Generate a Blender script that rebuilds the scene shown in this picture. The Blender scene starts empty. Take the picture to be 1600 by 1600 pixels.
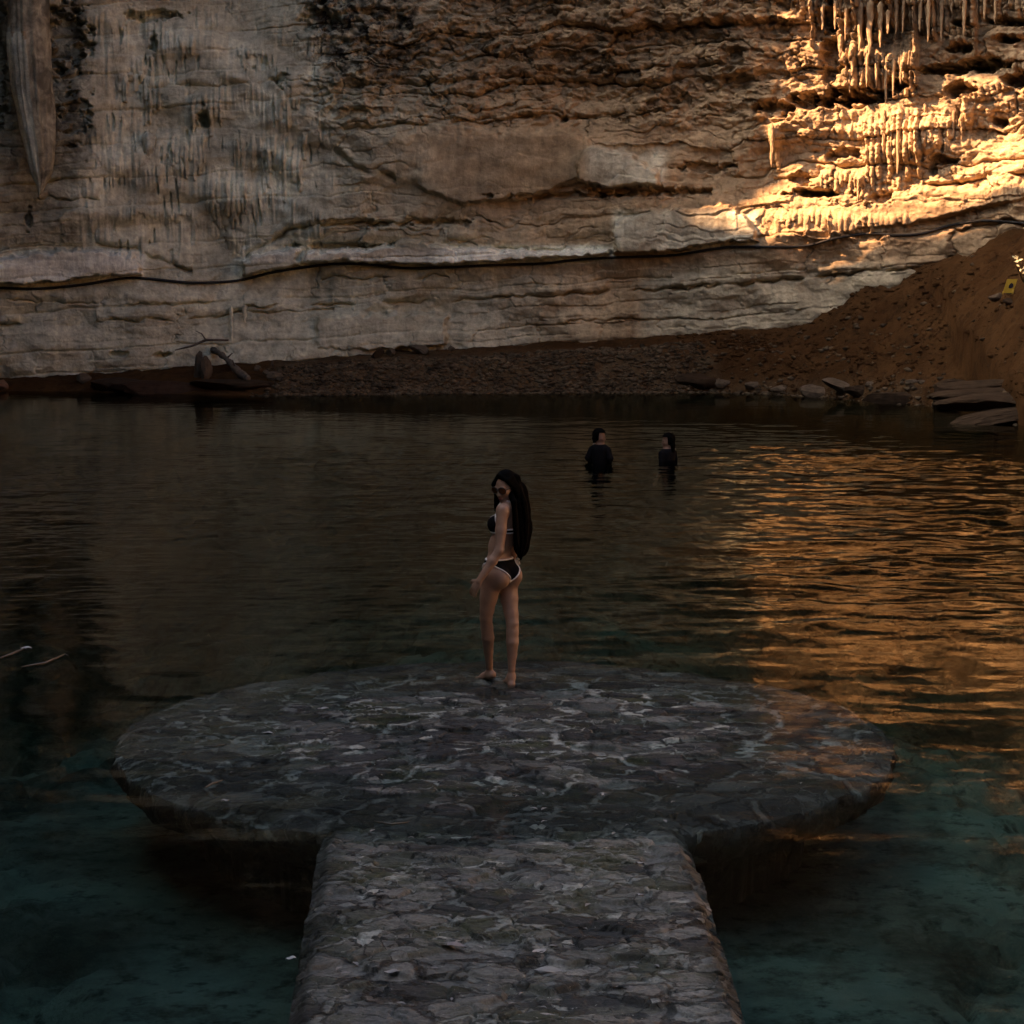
import bpy, bmesh, math, random
import numpy as np
from mathutils import Vector, Matrix
from mathutils.geometry import delaunay_2d_cdt

R_ = math.radians
SC = bpy.context.scene
COL = SC.collection
f32 = np.float32

# ------------------------------------------------------------------ camera
FPX = 3200.0
CAMZ = 3.25
PITCH = R_(7.2)
CP, SP = math.cos(PITCH), math.sin(PITCH)

def ray(px, py):
    u, v = (px - 800) / FPX, (800 - py) / FPX
    return np.array([u, CP + v * SP, -SP + v * CP])

def at_z(px, py, z=0.0):
    d = ray(px, py); t = (z - CAMZ) / d[2]
    return Vector((d[0] * t, d[1] * t, z))

def at_y(px, py, y):
    d = ray(px, py); t = y / d[1]
    return Vector((d[0] * t, y, CAMZ + d[2] * t))

def project(x, y, z):
    zz = z - CAMZ
    w = y * CP - zz * SP
    v = y * SP + zz * CP
    w = np.where(w > 1.0, w, 1.0)
    return 800 + FPX * x / w, 800 - FPX * v / w

cam = bpy.data.cameras.new('camera')
cam.lens = 72; cam.sensor_width = 36; cam.clip_end = 2000; cam.clip_start = 0.05
camo = bpy.data.objects.new('camera', cam); COL.objects.link(camo)
camo.location = (0, 0, CAMZ); camo.rotation_euler = (R_(90) - PITCH, 0, 0)
SC.camera = camo

# ------------------------------------------------------------------ numpy noise
def _h(ix, iy, seed):
    n = (ix.astype(np.int64) * 374761393 + iy.astype(np.int64) * 668265263 + seed * 974634777) & 0xFFFFFFFF
    n = ((n ^ (n >> 13)) * 1274126177) & 0xFFFFFFFF
    n = ((n ^ (n >> 15)) * 2246822519) & 0xFFFFFFFF
    return n ^ (n >> 16)

def rnd(ix, iy=None, seed=0):
    ix = np.asarray(ix)
    iy = np.zeros_like(ix) if iy is None else np.asarray(iy)
    return (_h(ix, iy, seed) & 0xFFFFFF).astype(np.float64) / float(0xFFFFFF)

def pnoise(x, y, seed=0):
    x = np.asarray(x, dtype=np.float64); y = np.asarray(y, dtype=np.float64)
    x, y = np.broadcast_arrays(x, y)
    xi = np.floor(x); yi = np.floor(y)
    fx = x - xi; fy = y - yi
    xi = xi.astype(np.int64); yi = yi.astype(np.int64)
    u = fx * fx * fx * (fx * (fx * 6 - 15) + 10)
    v = fy * fy * fy * (fy * (fy * 6 - 15) + 10)
    def g(ix, iy, dx, dy):
        a = (_h(ix, iy, seed) & 0xFFFF).astype(np.float64) * (2 * math.pi / 65536.0)
        return np.cos(a) * dx + np.sin(a) * dy
    n00 = g(xi, yi, fx, fy); n10 = g(xi + 1, yi, fx - 1, fy)
    n01 = g(xi, yi + 1, fx, fy - 1); n11 = g(xi + 1, yi + 1, fx - 1, fy - 1)
    return (n00 * (1 - u) * (1 - v) + n10 * u * (1 - v) + n01 * (1 - u) * v + n11 * u * v) * 1.5

def fbm(x, y, octv=4, seed=0, gain=0.5):
    s = 0; a = 1.0; fq = 1.0
    for o in range(octv):
        s = s + a * pnoise(x * fq + 17.3 * o, y * fq - 9.1 * o, seed + o * 7)
        a *= gain; fq *= 2.03
    return s

def ridged(x, y, octv=4, seed=0, gain=0.5):
    s = 0; a = 1.0; fq = 1.0
    for o in range(octv):
        s = s + a * (1 - 2 * np.abs(pnoise(x * fq + 5.1 * o, y * fq + 3.7 * o, seed + o * 11)))
        a *= gain; fq *= 2.03
    return s

def voro(x, y, seed=0):
    xi = np.floor(x).astype(np.int64); yi = np.floor(y).astype(np.int64)
    f1 = np.full(x.shape, 9.0); f2 = np.full(x.shape, 9.0); cid = np.zeros(x.shape)
    for dx in (-1, 0, 1):
        for dy in (-1, 0, 1):
            cx, cy = xi + dx, yi + dy
            px_ = cx + rnd(cx, cy, seed); py_ = cy + rnd(cx, cy, seed + 1)
            d = np.sqrt((px_ - x) ** 2 + (py_ - y) ** 2)
            near = d < f1
            f2 = np.where(near, f1, np.minimum(f2, d))
            cid = np.where(near, rnd(cx, cy, seed + 2), cid)
            f1 = np.where(near, d, f1)
    return f1, f2, cid

def sstep(a, b, x):
    t = np.clip((x - a) / (b - a), 0, 1)
    return t * t * (3 - 2 * t)

def box(P, Q, x0, x1, y0, y1, s=30.0):
    return sstep(x0 - s, x0 + s, P) * (1 - sstep(x1 - s, x1 + s, P)) * sstep(y0 - s, y0 + s, Q) * (1 - sstep(y1 - s, y1 + s, Q))

# ------------------------------------------------------------------ object helpers
def tag(o, label=None, cat=None, group=None, kind=None):
    if label: o['label'] = label
    if cat: o['category'] = cat
    if group: o['group'] = group
    if kind: o['kind'] = kind
    return o

def empty(name, loc=(0, 0, 0)):
    o = bpy.data.objects.new(name, None); COL.objects.link(o)
    o.location = loc; o.empty_display_size = 0.2
    return o

def link(name, me, mat=None, parent=None):
    o = bpy.data.objects.new(name, me); COL.objects.link(o)
    if mat: me.materials.append(mat)
    if parent:
        o.parent = parent
        o.matrix_parent_inverse = Matrix.Translation(-Vector(parent.location))
    return o

def mesh_np(name, V, F, mat=None, parent=None, smooth=True):
    V = np.asarray(V, dtype=f32); F = np.asarray(F, dtype=np.int32)
    me = bpy.data.meshes.new(name)
    n, k = F.shape
    me.vertices.add(len(V)); me.vertices.foreach_set('co', V.ravel())
    me.loops.add(n * k); me.loops.foreach_set('vertex_index', F.ravel())
    me.polygons.add(n)
    me.polygons.foreach_set('loop_start', np.arange(0, n * k, k, dtype=np.int32))
    me.update(calc_edges=True)
    if smooth: me.polygons.foreach_set('use_smooth', np.ones(n, dtype=bool))
    return link(name, me, mat, parent)

def from_bm(name, bm, mat=None, parent=None, smooth=False):
    me = bpy.data.meshes.new(name)
    bmesh.ops.recalc_face_normals(bm, faces=bm.faces)
    bm.to_mesh(me); bm.free()
    if smooth: me.polygons.foreach_set('use_smooth', np.ones(len(me.polygons), dtype=bool))
    return link(name, me, mat, parent)

def attr(o, name, vals):
    a = o.data.attributes.new(name, 'FLOAT', 'POINT')
    a.data.foreach_set('value', np.asarray(vals, dtype=f32).ravel())

def grid_faces(nu, nv, wrap=False):
    i = np.arange(nu if wrap else nu - 1); j = np.arange(nv - 1)
    I, J = np.meshgrid(i, j, indexing='ij')
    I2 = (I + 1) % nu
    return np.stack([I * nv + J, I2 * nv + J, I2 * nv + J + 1, I * nv + J + 1], -1).reshape(-1, 4)

def tube_geo(pts, rad, seg=8, cap=True):
    pts = [Vector(p) for p in pts]
    n = len(pts); rad = [rad] * n if not hasattr(rad, '__len__') else list(rad)
    V = []; prev = None
    for i, p in enumerate(pts):
        t = (pts[min(i + 1, n - 1)] - pts[max(i - 1, 0)]).normalized()
        if prev is None:
            a = t.orthogonal().normalized()
        else:
            a = (prev - t * prev.dot(t)); a = a.normalized() if a.length > 1e-6 else t.orthogonal().normalized()
        prev = a; b = t.cross(a)
        for k in range(seg):
            an = 2 * math.pi * k / seg
            V.append(p + (a * math.cos(an) + b * math.sin(an)) * rad[i])
    F = []
    for i in range(n - 1):
        for k in range(seg):
            k2 = (k + 1) % seg
            F.append((i * seg + k, i * seg + k2, (i + 1) * seg + k2, (i + 1) * seg + k))
    if cap:
        F.append(tuple(range(seg))[::-1]); F.append(tuple(range((n - 1) * seg, n * seg)))
    return V, F

class MB:
    def __init__(s): s.V = []; s.F = []
    def add(s, V, F):
        o = len(s.V); s.V += [tuple(v) for v in V]; s.F += [tuple(i + o for i in f) for f in F]
    def tube(s, pts, rad, seg=8): s.add(*tube_geo(pts, rad, seg))
    def build(s, name, mat, parent=None, smooth=True):
        me = bpy.data.meshes.new(name); me.from_pydata(s.V, [], s.F); me.update()
        if smooth: me.polygons.foreach_set('use_smooth', np.ones(len(me.polygons), dtype=bool))
        return link(name, me, mat, parent)

# ------------------------------------------------------------------ materials
class NT:
    def __init__(s, name):
        s.m = bpy.data.materials.new(name); s.m.use_nodes = True
        s.t = s.m.node_tree; s.t.nodes.clear()
        s.out = s.t.nodes.new('ShaderNodeOutputMaterial')
    def n(s, typ, ins=None, out=0, **props):
        nd = s.t.nodes.new('ShaderNode' + typ)
        for k, v in props.items(): setattr(nd, k, v)
        for k, v in (ins or {}).items():
            sk = nd.inputs[k]
            if isinstance(v, bpy.types.NodeSocket): s.t.links.new(v, sk)
            else: sk.default_value = v
        return nd.outputs[out]
    def coord(s): return s.n('TexCoord', out='Object')
    def mapped(s, sc):
        return s.n('Mapping', {'Vector': s.coord(), 'Scale': sc})
    def noise(s, vec, scale, detail=6, rough=0.6, dist=0.0):
        return s.n('TexNoise', {'Vector': vec, 'Scale': scale, 'Detail': detail, 'Roughness': rough, 'Distortion': dist})
    def ramp(s, x, a, b, lo=0.0, hi=1.0):
        return s.n('MapRange', {'Value': x, 'From Min': a, 'From Max': b, 'To Min': lo, 'To Max': hi})
    def mix(s, f, a, b, blend='MIX'):
        nd = s.t.nodes.new('ShaderNodeMix'); nd.data_type = 'RGBA'; nd.blend_type = blend
        for sk, v in ((nd.inputs[0], f), (nd.inputs[6], a), (nd.inputs[7], b)):
            if isinstance(v, bpy.types.NodeSocket): s.t.links.new(v, sk)
            else: sk.default_value = v if not isinstance(v, tuple) or len(v) == 4 else (*v, 1)
        return nd.outputs[2]
    def math(s, op, a, b=0.0):
        return s.n('Math', {0: a, 1: b}, operation=op)
    def bump(s, h, strength=0.5, dist=0.02, normal=None):
        ins = {'Height': h, 'Strength': strength, 'Distance': dist}
        if normal: ins['Normal'] = normal
        return s.n('Bump', ins)
    def attr(s, name): return s.n('Attribute', out='Fac', attribute_name=name)
    def pbsdf(s, col, rough=0.8, normal=None, spec=0.5, **kw):
        ins = {'Base Color': col if isinstance(col, bpy.types.NodeSocket) else (*col, 1), 'Roughness': rough, 'Specular IOR Level': spec}
        if normal: ins['Normal'] = normal
        for k, v in kw.items(): ins[k.replace('_', ' ')] = v
        b = s.n('BsdfPrincipled', ins)
        s.t.links.new(b, s.out.inputs['Surface'])
        return s.m

def simple(name, col, rough=0.6, spec=0.5, var=0.25, scale=8.0, bump=0.0):
    t = NT(name)
    nz = t.noise(t.coord(), scale, 5)
    c = t.mix(t.ramp(nz, 0.3, 0.7), tuple(v * (1 - var) for v in col), tuple(min(1, v * (1 + var)) for v in col))
    nm = t.bump(nz, bump, 0.02) if bump else None
    return t.pbsdf(c, rough, nm, spec)

# wall ---------------------------------------------------------------
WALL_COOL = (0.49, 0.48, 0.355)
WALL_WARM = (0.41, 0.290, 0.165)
def wall_material():
    t = NT('limestone_wall')
    co = t.coord()
    n1 = t.noise(co, 0.9, 8, 0.62)
    n2 = t.noise(co, 7.0, 8, 0.65)
    n3 = t.noise(t.mapped((5.0, 5.0, 0.5)), 1.0, 7, 0.6, 0.4)
    n4 = t.noise(co, 2.6, 6, 0.6, 0.8)
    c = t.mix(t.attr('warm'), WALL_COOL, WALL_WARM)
    pl = t.attr('pale')
    c = t.mix(t.math('MULTIPLY', t.ramp(pl, 0, .6), t.ramp(n1, 0.3, 0.6, 0.5, 1.0)), c, (0.70, 0.69, 0.53))
    c = t.mix(t.ramp(pl, .6, 1.0), c, (0.84, 0.82, 0.68))
    c = t.mix(t.ramp(n4, 0.58, 0.70, 0, 0.35), c, (0.24, 0.15, 0.075))
    f = t.ramp(n1, 0.25, 0.75, 0.62, 1.35)
    f = t.math('MULTIPLY', f, t.ramp(n3, 0.3, 0.7, 0.75, 1.2))
    f = t.math('MULTIPLY', f, t.ramp(n2, 0.25, 0.75, 0.65, 1.3))
    g = t.n('CombineColor', {0: f, 1: f, 2: f})
    c = t.mix(1.0, c, g, 'MULTIPLY')
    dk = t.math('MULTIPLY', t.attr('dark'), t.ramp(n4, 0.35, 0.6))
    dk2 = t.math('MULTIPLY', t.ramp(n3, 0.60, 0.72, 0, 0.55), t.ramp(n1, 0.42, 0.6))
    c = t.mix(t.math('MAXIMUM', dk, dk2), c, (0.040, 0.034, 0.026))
    b1 = t.bump(n2, 0.55, 0.05)
    b2 = t.bump(t.noise(co, 26.0, 6, 0.65), 0.5, 0.02, b1)
    return t.pbsdf(c, 0.92, b2, 0.2)

def ground_material():
    t = NT('earth_bank')
    co = t.coord()
    z = t.n('SeparateXYZ', {0: co}, out=2)
    n1 = t.noise(co, 0.8, 8, 0.6); n2 = t.noise(co, 6.0, 8, 0.7); n3 = t.noise(co, 30.0, 4, 0.6)
    c = t.mix(t.ramp(n1, 0.35, 0.65), (0.048, 0.0225, 0.0080), (0.080, 0.040, 0.0150))
    c = t.mix(t.ramp(n2, 0.55, 0.72), c, (0.022, 0.011, 0.005))
    c = t.mix(t.math('MULTIPLY', t.ramp(n3, 0.62, 0.72), 0.4), c, (0.12, 0.07, 0.035))
    gr = t.attr('rubble')
    c = t.mix(t.math('MULTIPLY', gr, t.ramp(n2, 0.4, 0.62, 0.25, 0.9)), c, (0.105, 0.078, 0.046))
    bed = t.mix(t.ramp(n1, 0.35, 0.65), (0.05, 0.053, 0.048), (0.26, 0.265, 0.24))
    bed = t.mix(t.ramp(n2, 0.52, 0.66), bed, (0.05, 0.05, 0.045))
    yy = t.n('SeparateXYZ', {0: co}, out=1)
    bed = t.mix(t.ramp(yy, 20.0, 32.0), bed, (0.030, 0.018, 0.009))
    c = t.mix(t.ramp(z, 0.02, -0.35), c, bed)
    c = t.mix(t.ramp(t.noise(co, 2.2, 8, 0.7), 0.5, 0.64, 0, 0.6), c, (0.022, 0.012, 0.0055))
    b1 = t.bump(n2, 0.7, 0.08); b2 = t.bump(n3, 0.6, 0.03, b1)
    return t.pbsdf(c, 0.95, b2, 0.05)

def stone_deck_material(name, wet):
    t = NT(name)
    co = t.coord()
    wn = t.n('TexNoise', {'Vector': co, 'Scale': 3.5, 'Detail': 5.0, 'Roughness': 0.6}, out='Color')
    wco = t.n('Mapping', {'Vector': t.mix(0.16, co, wn, 'ADD'), 'Scale': (1.0, 1.45, 0.6)})
    n1 = t.noise(co, 1.3, 8, 0.62); n2 = t.noise(co, 9.0, 8, 0.7, 0.6); n3 = t.noise(co, 46.0, 5, 0.65)
    sc1, sc2 = (2.5, 8.5) if wet else (3.0, 10.0)
    def cells(scale, feature):
        return t.n('TexVoronoi', {'Vector': wco, 'Scale': scale}, out='Color' if feature == 'F1' else 'Distance', feature=feature)
    id1 = t.n('SeparateColor', {'Color': cells(sc1, 'F1')}); id2 = t.n('SeparateColor', {'Color': cells(sc2, 'F1')})
    e1 = cells(sc1, 'DISTANCE_TO_EDGE'); e2 = cells(sc2, 'DISTANCE_TO_EDGE')
    al = t.attr('margin_dark')
    def tones(idv, cols):
        c = cols[0][1]
        for thr, col in cols[1:]: c = t.mix(t.math('GREATER_THAN', idv, thr), c, col)
        return c
    if wet:
        big = tones(id1, [(0, (.018, .018, .017)), (.40, (.034, .033, .032)), (.72, (.085, .083, .075)), (.88, (.16, .158, .15))])
        small = tones(id2, [(0, (.032, .032, .030)), (.45, (.085, .083, .078)), (.75, (.17, .165, .155)), (.93, (.40, .39, .36))])
        mort = (.36, .365, .35)
    else:
        big = tones(id1, [(0, (.040, .040, .037)), (.25, (.085, .086, .068)), (.45, (.145, .142, .134)), (.70, (.19, .178, .162)), (.84, (.235, .23, .218))])
        small = tones(id2, [(0, (.045, .045, .040)), (.35, (.12, .118, .098)), (.65, (.20, .195, .182)), (.92, (.42, .41, .38))])
        mort = (.265, .27, .255)
    rubble = t.ramp(t.noise(co, 2.0, 5, 0.6), 0.52, 0.57)
    c = t.mix(rubble, big, small)
    edge = t.mix(rubble, e1, t.math('MULTIPLY', e2, 2.0))
    inm = t.ramp(t.math('ADD', edge, t.ramp(n2, 0.3, 0.7, -.07, .07)), 0.03, 0.10)     # 0 in the joints
    mcol = t.mix(t.ramp(n1, 0.42, 0.56), (.030, .030, .027), mort)
    c = t.mix(inm, mcol, c)
    c = t.mix(t.ramp(n2, 0.54, 0.62, 0, 0.55), c, (.030, .030, .027))
    c = t.mix(t.math('MULTIPLY', t.ramp(n1, 0.50, 0.60), t.ramp(n2, 0.44, 0.54, 0, .7)), c, (.062, .066, .030))
    c = t.mix(t.ramp(n3, 0.66, 0.71, 0, 0.7), c, (.48, .465, .43))
    c = t.mix(t.ramp(t.math('ADD', al, t.ramp(n1, 0.3, 0.7, -0.35, 0.35)), 0.25, 0.95, 0, 0.9), c, (.020, .019, .015))  # darkens deck margins, the far part and the slab sides
    f = t.ramp(n3, 0.3, 0.7, 0.65, 1.35)
    c = t.mix(1.0, c, t.n('CombineColor', {0: f, 1: t.math('MULTIPLY', f, 1.05), 2: t.math('MULTIPLY', f, .97)}), 'MULTIPLY')
    b0 = t.bump(inm, 0.7, 0.03); b1 = t.bump(n2, 0.6, 0.03, b0); b2 = t.bump(n3, 0.6, 0.012, b1)
    return t.pbsdf(c, t.ramp(n1, 0.4, 0.6, 0.5, 0.85), b2, 0.3)

def water_material():
    t = NT('pool_water')
    geo = t.coord()
    nb = t.noise(geo, 14.0, 3, 0.5)
    nm = t.bump(nb, 0.10, 0.01)
    fr = t.n('Fresnel', {'IOR': 1.333, 'Normal': nm})
    tr = t.n('BsdfTransparent', {'Color': (0.94, 0.98, 0.97, 1)})
    gl = t.n('BsdfGlossy', {'Color': (0.56, 0.565, 0.49, 1), 'Roughness': 0.02, 'Normal': nm})
    mx = t.n('MixShader', {0: fr, 1: tr, 2: gl})
    t.t.links.new(mx, t.out.inputs['Surface'])
    va = t.n('VolumeAbsorption', {'Color': (0.60, 0.80, 0.765, 1), 'Density': 1.0})
    t.t.links.new(va, t.out.inputs['Volume'])
    return t.m

M_WALL = wall_material()
M_GROUND = ground_material()
M_DISC = stone_deck_material('wet_stone_deck', True)
M_WALK = stone_deck_material('rough_stone_deck', False)
M_WATER = water_material()

# ------------------------------------------------------------------ cave wall
RC = np.array([-4.0, 16.0]); RR = 35.0
def wall_base(th, z):
    r = RR - 0.010 * np.clip(z - 9, 0, None) ** 2
    return RC[0] + r * np.sin(th), RC[1] + r * np.cos(th)

def seg_line(P, pts):
    xs, ys = zip(*pts)
    return np.interp(P, xs, ys)

rs = np.random.RandomState(4)
LB = np.cumsum(rs.uniform(26, 74, 120)) - 1700.0
LF = np.cumsum(rs.uniform(8, 21, 500)) - 2000.0

def layers(P, T, bounds, L0, seed, jag):
    k = np.searchsorted(bounds, T)
    L = L0 * (0.5 + 1.6 * rnd(k, None, seed))
    cpos = (P + 400 * rnd(k, None, seed + 1) + jag) / L
    c = np.floor(cpos).astype(np.int64)
    r1 = rnd(k, None, seed + 2); r2 = rnd(k, c, seed + 3)
    kk = np.clip(k, 1, len(bounds) - 1)
    d0 = T - bounds[kk - 1]; d1 = bounds[np.clip(kk, 0, len(bounds) - 1)] - T
    dv = (cpos - c); dv = np.minimum(dv, 1 - dv) * L
    return r1, r2, np.minimum(d0, d1), dv, rnd(k, c, seed + 4), d1 / np.maximum(d0 + d1, 1e-3)

CURT = [  # px0, px1, top y, end y (left, right), jitter, width px, depth m
    (1270, 1345, -140, 62, 70, 40, 11, 0.55), (1340, 1400, -150, 60, 58, 34, 13, 0.75),
    (1325, 1362, 40, 160, 150, 28, 11, 0.55), (1352, 1432, 62, 158, 150, 18, 9, 0.50),
    (1395, 1470, -150, 45, 62, 40, 9, 0.45), (1425, 1436, -60, 140, 138, 10, 11, 0.6),
    (1440, 1530, -150, 70, 75, 50, 9, 0.40), (1505, 1640, -150, 40, 30, 40, 10, 0.45),
    (1352, 1437, 160, 262, 272, 60, 9, 0.34), (1430, 1520, 165, 228, 205, 34, 10, 0.22),
    (1285, 1365, 262, 298, 296, 34, 8, 0.26), (1330, 1405, 270, 312, 300, 30, 8, 0.20),
    (1500, 1580, 125, 168, 150, 22, 9, 0.20), (1205, 1222, 190, 268, 268, 6, 10, 0.22),
    (1215, 1300, 325, 362, 358, 24, 9, 0.12), (1300, 1420, 330, 372, 362, 30, 9, 0.12),
    (1230, 1275, -40, 20, 20, 20, 9, 0.25), (1550, 1660, 50, 70, 60, 16, 9, 0.2),
    (185, 235, 110, 150, 150, 46, 8, 0.20), (225, 250, 120, 190, 190, 40, 7, 0.24),
    (268, 320, 200, 270, 268, 34, 7, 0.16), (300, 345, 140, 205, 200, 50, 9, 0.20),
    (320, 385, 250, 345, 345, 40, 8, 0.18), (365, 480, 205, 300, 300, 110, 8, 0.17),
    (372, 412, 75, 100, 96, 20, 6, 0.16), (415, 445, 215, 262, 260, 30, 8, 0.2),
    (280, 305, 50, 92, 90, 14, 8, 0.14), (430, 470, 150, 190, 188, 30, 8, 0.16),
    (205, 300, 320, 345, 345, 22, 8, 0.10), (350, 380, 360, 400, 398, 20, 8, 0.10),
]
CAVES = [(1275, 158, 60, 14, 0.8), (1215, 172, 45, 13, 0.5), (1330, 150, 60, 16, 0.75), (1400, 132, 20, 14, 0.7), (1480, 108, 55, 10, 0.8), (1540, 100, 40, 12, 0.8),
         (1500, 138, 24, 14, 0.7), (1590, 128, 24, 16, 0.8), (1575, 35, 45, 8, 0.6), (1510, 38, 16, 12, 0.6), (1500, 75, 22, 8, 0.5), (1575, 62, 20, 8, 0.6),
         (1300, 90, 16, 60, 0.5), (1295, 25, 20, 22, 0.6), (1470, 250, 26, 9, 0.45), (1455, 265, 9, 10, 0.45), (1560, 190, 20, 8, 0.4), (1270, 302, 50, 7, 0.45),
         (1310, 240, 40, 10, 0.35), (1380, 310, 20, 10, 0.35), (1250, 280, 20, 14, 0.3), (1150, 95, 20, 22, 0.3), (1100, 262, 50, 9, 0.3), (1060, 300, 60, 8, 0.35),
         (318, 185, 9, 22, 0.5), (240, 68, 7, 12, 0.4), (440, 128, 14, 12, 0.3), (232, 225, 7, 14, 0.35), (120, 180, 26, 40, 0.25),
         (100, 60, 40, 60, 0.45), (0, 90, 12, 110, 0.5), (45, 345, 6, 22, 0.4), (880, 186, 8, 8, 0.4), (690, 348, 60, 7, 0.3), (560, 350, 70, 7, 0.2), (530, 383, 80, 6, 0.35),
         (870, 305, 110, 6, 0.25), (980, 300, 80, 9, 0.35), (250, 553, 14, 6, 0.3), (188, 552, 14, 5, 0.2), (860, 545, 16, 8, 0.15), (240, 24, 50, 10, 0.4), (500, 30, 30, 26, 0.3),
         (960, 545, 70, 6, 0.2)]
LINES = [  # crack polylines: points, half-width px, depth
    ([(500, 137), (640, 133), (760, 122), (860, 115), (960, 108), (1050, 104)], 2.2, 0.20),
    ([(500, 205), (650, 196), (760, 187), (880, 182), (1000, 176), (1060, 168)], 2.2, 0.22),
    ([(500, 352), (620, 347), (720, 342)], 2.6, 0.25),
    ([(380, 402), (420, 380), (450, 358), (500, 352)], 3.5, 0.28),
    ([(380, 480), (560, 476), (700, 472), (850, 462), (1000, 455), (1180, 442)], 1.8, 0.16),
    ([(0, 508), (55, 505)], 2.2, 0.2), ([(150, 500), (280, 499), (400, 490), (520, 482)], 1.6, 0.14),
    ([(0, 470), (200, 476), (340, 474)], 1.2, 0.1),
    ([(1050, 450), (1200, 440), (1380, 425), (1480, 418)], 2.0, 0.22),
    ([(500, 435), (620, 432), (700, 434)], 1.6, 0.15), ([(840, 505), (930, 502), (1000, 498)], 1.4, 0.12),
    ([(230, 137), (330, 133), (470, 128), (540, 137)], 1.6, 0.08), ([(60, 312), (155, 310)], 1.6, 0.12),
    ([(150, 382), (210, 390), (260, 410), (300, 425)], 3.0, 0.2), ([(1060, 102), (1130, 98)], 2.0, 0.2),
    ([(1440, 290), (1520, 283), (1560, 272), (1600, 270)], 2.0, 0.18), ([(700, 375), (780, 388), (830, 395)], 1.6, 0.12),
    ([(500, 225), (560, 262), (620, 280)], 5.0, 0.22), ([(1240, 300), (1300, 300)], 3.0, 0.3),
]
SLABS = [  # raised rock bodies: top line, bottom line, height m, edge px
    ([(960, 345), (1010, 332), (1080, 320), (1145, 316), (1165, 332), (1192, 362)], [(960, 396), (1050, 394), (1110, 384), (1150, 377), (1192, 378)], 0.55, 7),
    ([(-80, 398), (0, 398), (80, 388), (150, 386), (205, 392), (225, 418)], [(-80, 445), (0, 443), (60, 443), (150, 432), (225, 430)], 0.45, 9),
    ([(375, 405), (440, 388), (470, 385)], [(375, 432), (440, 420), (470, 416)], 0.30, 8),
    ([(470, 398), (490, 388), (560, 388), (640, 372), (690, 380), (780, 386), (880, 392), (960, 385)], [(470, 412), (540, 408), (600, 412), (690, 414), (800, 408), (960, 398)], 0.40, 8),
    ([(900, 248), (930, 222), (990, 240), (1030, 262), (1036, 290)], [(900, 282), (960, 296), (1000, 290), (1036, 292)], 0.50, 10),
    ([(640, 205), (760, 196), (880, 190), (935, 210)], [(640, 290), (720, 322), (830, 312), (935, 272)], 0.25, 22),
    ([(1240, 330), (1330, 318), (1420, 292), (1560, 284), (1680, 275)], [(1240, 360), (1330, 362), (1420, 352), (1560, 320), (1680, 300)], 0.18, 12),
    ([(490, 490), (590, 486), (700, 486)], [(490, 545), (590, 548), (700, 540)], 0.12, 10),
]

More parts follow.
